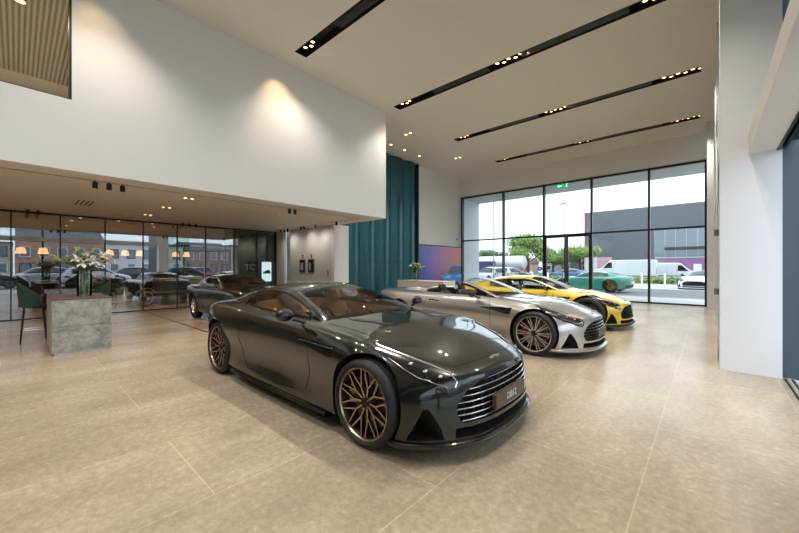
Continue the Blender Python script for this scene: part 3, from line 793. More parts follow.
# ribbed teal wall
M_teal = pm('teal_metal', (.020, .095, .115), .33, .5)
b = MB(); pts = []; n = 150
for i in range(n+1):
    y = 8.05+(12.33-8.05)*i/n; ph = (y-8.05)/.86; a = abs(math.sin(PI*ph)); pts.append((y, -10.08+.15*a**.8))
vs = []; 
for y, x in pts: vs += [(x, y, 0), (x, y, 6.16)]
b.add(vs, [(2*i, 2*i+2, 2*i+3, 2*i+1) for i in range(n)]); b.box(-10.3, -10.09, 8.05, 12.33, 0, 6.16)
struct('wall_teal', b, M_teal, smooth=50)
b = MB()
for z in (1.64, 4.45): b.tube([(x+.004, y, z) for y, x in pts], .012, 5)
for k in range(6): b.cyl((-10.09, 8.05+.86*k, 0), (-10.09, 8.05+.86*k, 6.16), .012, 6)
b.box(-10.12, -9.9, 12.33, 12.38, 0, 6.16)
struct('trim_teal_seams', b, pm('teal_dark', (.012, .05, .055), .4))
b = MB(); b.box(-10.4, -10.2, 12.3, 16.6, 0, 6.2); struct('wall_screen', b, M_wall)

# far window wall
YW = 16.6
b = MB(); b.box(-10.35, .1, 16.3, 16.6, 5.27, 6.2); struct('wall_bulkhead', b, M_wall)
b = MB(); b.box(-2.35, -1.0, 16.292, 16.3, 5.72, 6.1); struct('trim_access_panel', b, M_wall, bevel=.004)
b = MB()
for x in (-10.15, -7.74, -5.73, -3.73, -1.72, -.06): b.box(x-.035, x+.035, 16.46, 16.66, 0, 5.27)
b.box(-10.2, 0, 16.50, 16.62, 2.84, 2.91); b.box(-10.2, 0, 16.5, 16.62, 5.20, 5.27); b.box(-10.2, -5.73, 16.5, 16.62, 0, .05); b.box(-3.73, 0, 16.5, 16.62, 0, .05)
struct('window_1_frame', b, M_mull)
b = MB(); b.box(-10.15, 0, 16.555, 16.565, 2.91, 5.20); b.box(-10.15, -5.73, 16.555, 16.565, .05, 2.84); b.box(-3.73, 0, 16.555, 16.565, .05, 2.84)
struct('window_1', b, M_glass)
for i, (xa, xb) in enumerate(((-5.69, -4.77), (-4.75, -3.77))):
    b = MB(); b.box(xa, xa+.07, 16.52, 16.6, 0, 2.84); b.box(xb-.07, xb, 16.52, 16.6, 0, 2.84); b.box(xa+.07, xb-.07, 16.52, 16.6, 2.76, 2.84); b.box(xa+.07, xb-.07, 16.52, 16.6, 0, .12)
    d = struct('door_%d' % (i+1), b, M_mull)
    b = MB(); b.box(xa+.07, xb-.07, 16.557, 16.563, .12, 2.76); b.build('door_glass', M_glass, d)
    hx = xb-.12 if i == 0 else xa+.12
    b = MB(); b.cyl((hx, 16.46, .8), (hx, 16.46, 1.5), .014, 8); b.cyl((hx, 16.46, .9), (hx, 16.53, .9), .01, 6); b.cyl((hx, 16.46, 1.4), (hx, 16.53, 1.4), .01, 6); b.build('door_handle', M_satin, d)
# right side: column, piers, beam and glazing
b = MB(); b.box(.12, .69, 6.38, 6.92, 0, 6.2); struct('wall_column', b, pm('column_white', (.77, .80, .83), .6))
b = MB(); b.box(-.03, .5, 15.2, 15.62, 0, 6.2); struct('wall_pier', b, M_wall)
b = MB(); b.box(-.03, .5, 16.3, 16.66, 0, 6.2); struct('wall_corner_pier', b, M_wall)
b = MB(); b.box(.10, .11, 6.92, 8.2, .02, 3.9); o = struct('window_2', b, glassm('pale_fin_glass', (.86, .93, .92), .12))
b = MB(); b.box(.07, .14, 7.55, 7.62, 1.9, 2.0); b.box(.07, .14, 7.55, 7.62, .95, 1.05); struct('trim_glass_clip', b, M_satin)
b = MB(); b.box(.39, .64, -9, 6.38, 2.87, 3.10); struct('wall_beam', b, pm('beam_white', (.76, .74, .71), .6))
b = MB(); b.box(.64, .665, -9, 6.38, 2.86, 2.95); b.box(.695, .72, -9, 6.38, 2.86, 2.95); b.box(.64, .82, -9, 6.38, 2.95, 3.0); b.box(.70, .72, -9, 6.38, 0, .006); b.box(.76, .78, -9, 6.38, 0, .006); struct('trim_door_track', b, M_mull)
b = MB(); b.box(.69, 3.2, 6.46, 6.52, 0, 6.4); struct('wall_side_panel', b, M_bluegrey)
b = MB()
for y in (-8, -6.2, -4.4, -2.6, -.8, 1.0): b.box(.72, .80, y-.04, y+.04, 0, 6.2)
struct('window_3_frame', b, M_mull)
b = MB(); b.box(.755, .765, -9, 3.2, .02, 2.86); b.box(.755, .765, -9, 6.38, 3.1, 6.2); struct('window_3', b, M_glass)
b = MB()
for y in (9.2, 11.4, 13.4): b.box(.12, .2, y-.04, y+.04, 0, 6.2)
b.box(.12, .2, 6.92, 16.3, 2.85, 3.0); struct('window_4_frame', b, M_wall)
b = MB(); b.box(.155, .165, 6.92, 16.3, .02, 6.2); struct('window_4', b, M_glass)
b = MB(); b.box(-13.5, -6.4, 2.72, 2.76, -.01, .003); struct('trim_floor_groove', b, M_mull)
LAMP_W = 95; SOFFIT_W = 17
# ---------------------------------------------------------------- lamps
M_lampwarm = pm('warm_lamp_face', (1, .8, .5), .5, emit=(1, .55, .18), es=5)
M_lamphousing = pm('lamp_housing', (.02, .018, .015), .4, .5)
def spot(name, loc, target, watts, ang, blend, col, parent=None, rad=.04):
    d = bpy.data.lights.new(name, 'SPOT'); d.energy = watts; d.spot_size = math.radians(ang); d.spot_blend = blend; d.color = col; d.shadow_soft_size = rad
    o = bpy.data.objects.new(name, d); COL.objects.link(o)
    v = Vector(target)-Vector(loc); o.rotation_mode = 'QUATERNION'; o.rotation_quaternion = v.to_track_quat('-Z', 'Y')
    o.location = loc
    if parent: o.parent = parent; o.location = Vector(loc)-parent.location
    return o
WARM = (1, .93, .84)
for i, (xa, xb, yc) in enumerate(SLOTS):
    pos = ['nearest', 'second nearest', 'third', 'farthest'][i]
    t = thing('ceiling_slot', 'long black recessed ceiling slot holding spotlights and air diffusers, %s of four' % pos, 'ceiling slot', (0, yc, 6.2), 0, 'ceiling slots')
    q = MB(); q.box(xa, xb, -SW, -SW+.012, -.002, .2); q.box(xa, xb, SW-.012, SW, -.002, .2); q.box(xa, xa+.012, -SW, SW, 0, .2); q.box(xb-.012, xb, -SW, SW, 0, .2); q.box(xa, xb, -SW, SW, .16, .2)
    q.build('channel', M_matblack, t)
    def blades(a, b_):
        q = MB()
        for k in (-.075, -.025, .025, .075): q.box(a, b_, k-.006, k+.006, .012, .06)
        q.build('air_diffuser', pm('diffuser_grey', (.16, .16, .16), .4, .5), t)
    L1 = xb-xa
    blades(xa+L1*.20, xa+L1*.44); blades(xa+L1*.56, xa+L1*.86)
first = None; ki = 0
def ceiling_lamp(loc, label, watts, target, ang=100, group='small spotlights in the ceiling slots'):
    global first
    if first is None:
        t = thing('recessed_spotlight', label, 'spotlight', loc, 0, group)
        q = MB(); q.lathe([(.052, 0), (.058, .0), (.058, .10), (0, .10)], n=16); q.lathe([(.052, 0), (.044, .012), (.036, .03)], n=16); q.build('housing', M_lamphousing, t, smooth=40)
        q = MB(); q.lathe([(0, .006), (.02, .010), (.042, .02)], n=16); q.build('lamp_face', M_lampwarm, t, smooth=60)
        first = t; r = t
    else:
        r = first.copy(); COL.objects.link(r); r.location = loc; r['label'] = label; r['group'] = group
        for ch in first.children:
            if ch.type == 'MESH': c_ = ch.copy(); COL.objects.link(c_); c_.parent = r
    if watts: spot('spot_beam', loc[:2]+(loc[2]-.03,), target, watts, ang, .8, WARM, None, .05)
    return r
SLOTN = ['nearest', 'second nearest', 'third', 'farthest']
for i, (xa, xb, yc) in enumerate(SLOTS):
    L1 = xb-xa
    for cn, fr, n in (('left end', .02, 3), ('middle', .46, 6), ('right end', .88, 6)):
        for k in range(n):
            x = xa+.12+L1*fr+.14*k
            ceiling_lamp((x, yc+(.03 if k % 2 else -.03), 6.225), 'small warm spotlights at the %s of the %s black ceiling slot' % (cn, SLOTN[i]), LAMP_W if k in (1, 4) else 0, (x+(-.5 if k == 4 else .3), yc+.1, 0), 115, 'spotlights at the %s of the %s slot' % (cn, SLOTN[i]))
# unseen slots behind the camera light that end of the hall
for yc in (-2.45, .87):
    t = thing('ceiling_slot', 'black recessed ceiling slot above the viewer', 'ceiling slot', (0, yc, 6.2), 0, 'ceiling slots')
    q = MB(); q.box(-6.72, -.15, -SW, SW, .16, .2); q.box(-6.72, -.15, -SW, -SW+.012, 0, .2); q.box(-6.72, -.15, SW-.012, SW, 0, .2); q.build('channel', M_matblack, t)
    for x in (-6.2, -4.2, -2.2): spot('spot_beam', (x, yc, 6.16), (x, yc, 0), LAMP_W*1.2, 115, .8, WARM, None, .05)
# the two wall-washing beams on the mezzanine fascia
spot('wash_beam', (-6.82, 3.9, 6.17), (-7.38, 4.15, 4.5), 34, 68, .75, (1, .66, .33), None, .03)
spot('wash_beam', (-6.8, .75, 6.17), (-7.38, .95, 4.4), 22, 66, .9, (1, .68, .36), None, .03)
spot('wash_beam', (-6.9, 7.6, 6.17), (-7.4, 7.4, 4.9), 5, 60, .7, (1, .72, .42), None, .03)

# small round downlights
def downlight(x, y, z, label, watts=0, group='small downlights', r=.05, ang=110, col=WARM):
    t = thing('downlight', label, 'downlight', (x, y, z), 0, group)
    q = MB(); q.lathe([(r*1.25, 0), (r*1.25, -.006), (r, -.008), (r*.95, .0)], n=20); q.build('trim_ring', M_wall, t, smooth=40)
    q = MB(); q.lathe([(0, -.003), (r*.95, -.003)], n=20); q.build('lamp_face', M_lampwarm, t)
    if watts: spot('down_beam', (x, y, z-.05), (x, y, 0), watts, ang, .8, col, None, .05)
for n_, (x, y) in (('nearest the white mezzanine corner', (-9.21, 9.77)), ('middle of the row beside the teal wall', (-9.23, 10.6)), ('farthest along the teal wall', (-9.25, 11.59))):
    downlight(x, y, 6.2, 'small round ceiling downlight, '+n_, 10, 'downlights beside the teal wall')
for n_, (x, y) in (('near the mezzanine corner', (-8.12, 9.4)), ('towards the screen wall', (-8.25, 12.91))):
    for k in (0, .2): downlight(x+k, y, 6.2, 'one of two paired ceiling downlights '+n_, 8, 'paired downlights '+n_)
for n_, x in (('nearest the fascia', -8.43), ('middle pair', -10.1), ('nearest the glass partition', -11.91)):
    for k in (0, .13): downlight(x, 2.45+k, ZS, 'paired soffit downlight above the lounge floor, '+n_, SOFFIT_W, 'paired soffit downlights, '+n_, .036, 140, (1, .72, .45))
for x in (-8.43, -10.1, -11.91):
    for y in (-1.5, -5.0): downlight(x, y, ZS, 'soffit downlight of a farther row', SOFFIT_W*1.6, 'soffit downlights of the farther rows', .05, 140, (1, .72, .45))
for x, y in ((-15.2, 1.2), (-15.2, 3.4), (-17, 1.2), (-17, 3.4), (-17, -2), (-15.2, -2), (-16, 5.0)):
    downlight(x, y, ZS, 'lounge downlight behind the glass partition', 7, 'lounge downlights behind the glass', .045, 120, (1, .66, .36))
for y in (1.3, 2.2, 3.1): downlight(-14.15, y, ZS, 'downlight added behind the glass to brighten the motorcycles', 36, 'downlights added to brighten the motorcycles', .045, 110, (1, .85, .66))  # added lamps, there only to brighten the camera side of the motorcycles
# track spots under the soffit
tr0 = None
def track_spot(x, y, label, group):
    global tr0
    if tr0 is None:
        t = thing('track_spotlight', label, 'spotlight', (x, y, ZS), 0, group)
        q = MB(); q.cyl((0, 0, -.02), (0, 0, .016), .012, 8); q.cyl((0, 0, -.125), (0, 0, -.02), .038, 16); q.build('housing', M_matblack, t, smooth=40); tr0 = t
    else:
        r = tr0.copy(); COL.objects.link(r); r.location = (x, y, ZS); r['label'] = label; r['group'] = group
        for ch in tr0.children: c_ = ch.copy(); COL.objects.link(c_); c_.parent = r
for y in (.92, 1.11, 1.30): track_spot(-7.97, y, 'black cylinder track spotlight in the trio under the front soffit edge', 'trio of track spotlights at the soffit edge')
for y in (4.67, 4.83): track_spot(-7.97, y, 'black cylinder track spotlight in the pair at the front soffit edge above the coupe', 'pair of track spotlights at the soffit edge')
for y in (.20, .39): track_spot(-13.09, y, 'black cylinder track spotlight beside the glass partition above the dining chairs', 'track spotlights beside the glass, left')
for y in (3.72, 3.92, 4.12): track_spot(-13.09, y, 'black cylinder track spotlight beside the glass partition above the classic car', 'track spotlights beside the glass, middle')
for x in (-12.6, -12.35, -12.1): track_spot(x, 7.0, 'black cylinder track spotlight of the trio nearest the white pier', 'trio of spotlights on the rear track')
for x in (-11.15, -10.95): track_spot(x, 7.0, 'black cylinder track spotlight of the close pair on the rear track', 'pair of spotlights on the rear track')
track_spot(-10.25, 7.0, 'single black track spotlight above the grey panelled wall', 'single spotlights on the rear track')
track_spot(-9.05, 7.0, 'single black track spotlight nearest the open soffit corner', 'single spotlights on the rear track')
for x_ in (-12.35, -11.05, -10.25): spot('track_beam', (x_, 6.9, ZS-.13), (x_+.1, 7.4, 1.2), 13, 160, 1, (1, .93, .82), None, .12)
# ceiling diffuser under the soffit
t = thing('air_vent', 'black slotted air vent in the beige soffit', 'air vent', (-10.86, 1.06, ZS), 0)
for k in range(4): q = MB(); q.box(-.42, .42, -.13+.08*k, -.10+.08*k, -.004, .003); q.build('vent_slot', M_matblack, t)
for x, y, z, n_ in ((-3.59, 11.53, 6.2, 'main ceiling between the third and farthest slots'), (-10.9, 2.9, ZS, 'beige soffit beside the paired downlights'), (-8.9, 4.9, ZS, 'beige soffit nearer the fascia')):
    t = thing('smoke_detector', 'small white smoke detector on the '+n_, 'smoke detector', (x, y, z))
    q = MB(); q.lathe([(0, -.045), (.03, -.045), (.045, -.03), (.055, 0)], n=16); q.build('sensor', M_wall, t, smooth=50)
# ---------------------------------------------------------------- the cars of the showroom
P_green = pm('dark_green_paint', (.006, .0085, .006), .3, .1, 1.0, spec=.25)
M_bronze = pm('bronze_alloy', (.46, .35, .25), .28, .85)
M_bronze_dark = pm('dark_bronze', (.035, .026, .02), .4, .6)  # darker bronze for wheel barrel, hub and spoke flanks
M_yellow_cal = pm('gold_caliper', (.62, .45, .05), .35, 0, .4)
COUPE_ROOF = [(x-(.09 if x > .3 else .12 if x > -.2 else .14 if x > -.6 else .05), *r) for x, *r in SPORT_ROOF]
c = make_car('sports_coupe', 'gloss dark green sports coupe with bronze lattice wheels, nearest car', 'car', (-3.39, 2.71, 0), 0, 'cars parked in the showroom',
             paint=P_green, roof=COUPE_ROOF, header=-.17, winx=(-1.22, .38), cabin=(.62, -1.28, .66, .50), R=.336, rim=.277, arch=.036, tw=.29, style='lattice', m_rim=M_bronze_dark, m_face=M_bronze, mat_cal=M_yellow_cal)
sport_front(c, M_chrome, paint=P_green)
sport_side(c, mirror=(.38, 1.00, .93))
cockpit(c, M_tan, M_tan, M_matblack)
root = c['root']
pl = MB(); X = c['sx_'](0, .37); pl.box(X-.02, X+.018, -.27, .27, .300, .410)
po = pl.build('number_plate', M_plate, root, bevel=.004, label='bronze plate lettered DB12')
text_obj('plate_lettering', 'DB12', M_white, .075, Matrix.Translation((X+.020, 0, .355)) @ Matrix.Rotation(PI/2, 4, 'Z') @ Matrix.Rotation(PI/2, 4, 'X'), po, .0015)

P_silver = pm('warm_silver_paint', (.50, .48, .46), .28, .7, 1.0)
M_darkleather = pm('dark_leather', (.015, .014, .014), .5)
M_redcal = pm('red_caliper', (.55, .01, .01), .35, 0, .5)
M_redstitch = pm('red_headrest', (.28, .02, .02), .5)
M_wheelblack = pm('wheel_black', (.012, .012, .012), .3, .3)
c = make_car('convertible', 'silver open-top convertible with dark seats and red front calipers', 'car', (-3.46, 6.36, 0), 0, 'cars parked in the showroom',
             paint=P_silver, R=.345, rim=.28, arch=.036, style='twin', m_rim=M_wheelblack, m_face=pm('machined_face', (.75, .73, .70), .25, .6), mat_cal=M_redcal, open_top=True, interior=M_darkleather, cabin=(.74, -1.18, .66, .50), roofmat=P_silver)
sport_front(c, M_chrome, paint=P_silver)
sport_side(c, mirror=(.36, 1.00, .93), mpaint=M_black)
cockpit(c, M_darkleather, M_darkleather, M_matblack, head=M_darkleather)
q = MB()
for s in (1, -1):
    n0 = len(q.v); q.ball((-1.45, s*.36, .875), (.34, .18, .10), 20, 10)
q.build('head_fairing', P_silver, c['root'], smooth=60)
q = MB(); q.tube([(-.98, -.58, .84), (-1.0, -.5, .93), (-1.02, 0, .95), (-1.0, .5, .93), (-.98, .58, .84)], .022, 8); q.build('roll_bar', M_chrome, c['root'], smooth=60)
X = c['sx_'](0, .40); q = MB(); q.box(X-.02, X+.016, -.26, .26, .300, .410); q.build('number_plate', M_plate, c['root'], bevel=.004)

P_yellow = pm('yellow_paint', (.78, .55, .008), .3, .05, 1.0)
VROOF = [(x, yb, zb, yr, zr-(.0 if x > .6 else .0), zc) for x, yb, zb, yr, zr, zc in SPORT_ROOF]
c = make_car('sports_coupe', 'bright yellow sports coupe with black roof pillars near the far window', 'car', (-3.38, 9.45, 0), 0, 'cars parked in the showroom',
             paint=P_yellow, roof=VROOF, sx=.955, sy=1.0, sz=.985, axle=(1.36, -1.34), style='five', m_rim=M_wheelblack, m_face=M_matblack, mat_cal=M_yellow_cal, interior=M_darkleather, glass=glassm('coupe_glass', (.62, .66, .62), .05))
sport_front(c, M_matblack, paint=P_yellow, lip=M_matblack)
sport_side(c, mirror=(.42, 1.00, .92), mpaint=M_black)
cockpit(c, M_darkleather, M_darkleather, M_matblack)
lamps(c, 'tail_lamp', [(.30, .80), (.62, .78), (.70, .74), (.62, .76), (.30, .775)], 'x', -1, M_red)

P_classic = pm('black_olive_paint', (.008, .009, .006), .25, .1, 1.0)
c = make_car('classic_coupe', 'black classic coupe with chrome trim and wire wheels by the glass partition', 'car', (-9.32, 4.05, 0), 0, 'cars parked in the showroom',
             spec=CLASSIC, roof=[(x-.24 if x > -1 else x-.12, *r) for x, *r in CLASSIC_ROOF], paint=P_classic, axle=(1.25, -1.25), R=.335, rim=.20, tw=.17, track=.70, style='wire', m_rim=M_satin, m_face=M_chrome, mat_cal=None, front='plain',
             winx=(-1.25, .10), header=-.22, backlight=(-1.28, -1.74), Wf=(1.3, .30, .05), Wr=(-1.3, .25, .10), scuttle=.16, rail=.08, cabin=(.36, -1.3, .58, .5), arch=.03, pillar=M_chrome, interior=pm('fawn_leather', (.32, .24, .16), .6))
cockpit(c, pm('fawn_leather', (.32, .24, .16), .6), M_darkleather, M_matblack)
c['patch']('grille', [(-.38, .40), (.38, .40), (.34, .54), (-.34, .54)], 'x', 1, M_matblack)
lamps(c, 'headlamp', [(.52+.08*math.cos(a*PI/8), .62+.08*math.sin(a*PI/8)) for a in range(16)], 'x', 1, M_chrome)
lamps(c, 'tail_lamp', [(.50, .62), (.60, .62), (.60, .72), (.50, .72)], 'x', -1, M_red)
for sgn, z, hw in ((1, .42, .70), (-1, .46, .66)):
    q = MB(); pts = []
    for i in range(17):
        y = hw*(-1+2*i/16); X = c['sx_'](y*.95, z+.05, sgn)
        if X: pts.append((X+.07*sgn, y, z))
    pts = [(pts[0][0]-.35*sgn, pts[0][1]*1.12, z)]+pts+[(pts[-1][0]-.35*sgn, pts[-1][1]*1.12, z)]
    q.tube(pts, .035, 8, flat=1.4); q.build('bumper', M_chrome, c['root'], smooth=60)
q = MB(); c['line'](q, [(-.60, .80), (-.60, .30), (.35, .28), (.42, .55), (.40, .84)], 'y', -1, .003); c['line'](q, [(-.60, .80), (-.60, .30), (.35, .28), (.42, .55), (.40, .84)], 'y', 1, .003); q.build('door_seam', M_well, c['root'])
for s in (1, -1):
    q = MB(); c['line'](q, [(-.78, .86), (.38, .865)], 'y', s, .008, .004); q.build('chrome_moulding', M_chrome, c['root'], smooth=60)
    c['patch']('side_vent', [(.62, .70), (.92, .70), (.92, .76), (.62, .76)], 'y', s, M_matblack)

# ---------------------------------------------------------------- cars outside the far window
P_teal = pm('turquoise_paint', (.02, .38, .29), .3, .1, 1.0)
c = make_car('sports_coupe', 'turquoise sports coupe seen from behind outside the far window', 'car', (-5.35, 23.4, 0), PI-.12, 'sports cars parked outside',
             paint=P_teal, sx=.955, axle=(1.36, -1.34), detail=1, style='five', m_rim=M_wheelblack, m_face=M_matblack, mat_cal=M_yellow_cal, glass=M_cardark, front='sport')
lamps(c, 'tail_lamp', [(.25, .80), (.62, .78), (.70, .72), (.66, .72), (.60, .755), (.25, .77)], 'x', -1, M_red); rear_plate(c, .56)
c['patch']('rear_diffuser', [(-.62, .25), (.62, .25), (.70, .42), (-.70, .42)], 'x', -1, M_matblack)
sport_front(c, M_matblack, paint=P_teal, detail=1, vert=False); sport_side(c, vent=False, seams=False, mirror=(.42, 1.0, .93), mpaint=M_black, handle=False)
P_whitecar = pm('white_car_paint', (.78, .79, .80), .3, 0, 1.0)
c = make_car('sports_coupe', 'white sports coupe with wide dark grille at the right edge outside', 'car', (-.25, 30.2, 0), PI+1.38, 'sports cars parked outside',
             paint=P_whitecar, detail=1, style='five', m_rim=M_wheelblack, m_face=M_satin, glass=M_cardark)
sport_front(c, M_matblack, paint=P_whitecar, detail=1, nbars=5); sport_side(c, vent=False, seams=False, mirror=(.42, 1.0, .93), handle=False)
P_blue = pm('blue_paint', (.015, .09, .36), .3, .1, 1.0)
c = make_car('sports_coupe', 'deep blue coupe parked beyond the hedge outside the glass doors', 'car', (-12.0, 42.0, 0), PI, 'cars in the far car park',
             paint=P_blue, detail=0, style='five', m_rim=M_wheelblack, m_face=M_satin, glass=M_cardark, sz=1.08, front='plain')
lamps(c, 'tail_lamp', [(.45, .72), (.68, .72), (.68, .80), (.45, .80)], 'x', -1, M_red)
P_sil2 = pm('plain_silver_paint', (.50, .52, .54), .3, .6, 1.0)
P_grey2 = pm('dark_grey_paint', (.06, .065, .075), .3, .4, 1.0)
P_red2 = pm('red_paint', (.42, .02, .02), .3, .1, 1.0)
P_navy = pm('navy_paint', (.02, .04, .10), .3, .3, 1.0)
G1 = 'cars in the far car park'
family_car('hatchback', 'pale silver hatchback nearest the left end of the far window', (-16.2, 31.5, 0), 2.6, P_sil2, G1)
family_car('hatchback', 'silver car behind the pale silver hatchback in the car park', (-17.4, 36.0, 0), 2.9, P_sil2, G1, 1.05)
family_car('hatchback', 'dark grey car parked between the silver cars and the blue coupe', (-17.9, 41.0, 0), 0.2, P_grey2, G1)
family_car('hatchback', 'white car at the far left of the car park outside', (-22.5, 33.5, 0), 2.8, P_whitecar, G1)
# parked cars along the side street, seen mirrored in the glass partition
G2 = 'cars along the side street'
i = 0
for (x, y, p, n_) in ((8.5, -7.5, P_sil2, 'silver'), (8.5, -1.6, P_grey2, 'dark grey'), (8.7, 4.3, P_whitecar, 'white'), (8.5, 10.6, P_navy, 'navy'), (8.4, 16.5, P_sil2, 'pale silver'),
                      (16.0, -10, P_navy, 'navy blue'), (16.2, -4.3, P_red2, 'red'), (16, 1.4, P_sil2, 'light silver'), (16.1, 7.4, P_grey2, 'charcoal'), (16.2, 13.4, P_red2, 'bright red')):
    row = 'near kerb' if x < 12 else 'far kerb'
    family_car('hatchback', '%s hatchback at the %s of the side street, %s' % (n_, row, 'opposite the column' if abs(y-6) < 4 else 'towards the corner' if y > 8 else 'behind the viewer'), (x, y, 0), PI/2 if x < 12 else -PI/2, p, G2, front=False)
# mirrored duplicates are not needed: the partition glass reflects these
# ---------------------------------------------------------------- furniture
def stone(t, b, l):
    tc = nn(t, 'ShaderNodeTexCoord'); n = nn(t, 'ShaderNodeTexNoise', Scale=7.0, Detail=9.0, Roughness=.75); l(tc.outputs['Object'], n.inputs['Vector'])
    r = nn(t, 'ShaderNodeValToRGB'); e = r.color_ramp.elements; e[0].position = .36; e[0].color = (.19, .20, .18, 1); e[1].position = .62; e[1].color = (.44, .44, .40, 1)
    l(n.outputs['Fac'], r.inputs[0]); l(r.outputs[0], b.inputs['Base Color']); b.inputs['Roughness'].default_value = .45
M_stone = nodemat('grey_stone', stone)
M_walnut = pm('walnut_top', (.16, .085, .05), .35)
t = thing('stone_counter', 'grey mottled stone counter block carrying the lily vase', 'counter', (-8.25, .73, 0))
q = MB(); q.box(-.65, .65, -.36, .36, .03, .445); q.box(-.65, .65, -.36, .36, .449, .87); q.build('stone_block', M_stone, t, bevel=.004)
q = MB(); q.box(-.62, .62, -.33, .33, 0, .03); q.build('plinth', M_satin, t)
q = MB(); q.box(-.655, .655, -.365, .365, .87, .892); q.build('counter_top', M_walnut, t, bevel=.003)
t = thing('dining_table', 'long dark high table running from the stone counter', 'table', (-10.15, .73, 0))
q = MB(); q.box(-1.24, 1.24, -.30, .30, .84, .885); q.build('table_top', pm('dark_lacquer', (.05, .04, .045), .15), t, bevel=.004)
q = MB(); q.box(-.9, 1.1, -.14, .14, 0, .84); q.build('table_base', M_matblack, t, bevel=.01)
q = MB(); q.box(.3, .9, -.145, -.141, .2, .6); q.build('base_panel', pm('amber_brown', (.3, .15, .05), .3), t)  # plain amber-brown panel on the table base
M_velvet = pm('dark_green_velvet', (.018, .060, .045), .75)
def bar_stool(x, y, rz, label):
    t = thing('bar_stool', label, 'bar stool', (x, y, 0), rz, 'green bar stools')
    q = MB(); n0 = 0; N = 26; rows = []
    vs = []; Mr = 9
    for j in range(Mr+1):
        v = j/Mr
        for i in range(N+1):
            a = -2.0+4.0*i/N+PI            # the back curls round behind the sitter
            hgt = .10+.36*max(0, math.cos((a-PI)*.62))**1.2
            z = .66+hgt*v; r = .185+.035*v
            vs.append((r*math.sin(a)*.98*1.0 if 0 else r*math.sin(a), r*math.cos(a)*.95, z))
    fs = [(j*(N+1)+i, j*(N+1)+i+1, (j+1)*(N+1)+i+1, (j+1)*(N+1)+i) for j in range(Mr) for i in range(N)]
    q.add(vs, fs); o = q.build('backrest', M_velvet, t, smooth=60); m = o.modifiers.new('s', 'SOLIDIFY'); m.thickness = .028; m.offset = 0; m2 = o.modifiers.new('u', 'SUBSURF'); m2.levels = m2.render_levels = 1
    q = MB(); n0 = len(q.v); q.ball((0, 0, 0), (1, 1, 1), 24, 12)
    for i in range(len(q.v)): a, b, c = q.v[i]; a, b, c = [math.copysign(abs(k)**.7, k) for k in (a, b, c)]; q.v[i] = (a*.19, b*.185+.01, .68+c*.045)
    q.build('seat', M_velvet, t, smooth=60)
    for sx_, sy_ in ((1, 1), (-1, 1), (1, -1), (-1, -1)):
        q = MB(); q.tube([(sx_*.12, sy_*.12, .65), (sx_*.17, sy_*.17, 0)], [.015, .010], 8); q.build('leg', M_matblack, t, smooth=50)
    q = MB(); q.tube([(.153, .153, .24), (-.153, .153, .24), (-.153, -.153, .24), (.153, -.153, .24)], .007, 6, closed=True); q.build('footrest', M_chrome, t, smooth=50)
bar_stool(-9.38, .22, 0, 'green velvet bar stool on the near side of the high table')
bar_stool(-10.25, 1.24, PI, 'green velvet bar stool behind the lily vase on the far table side')

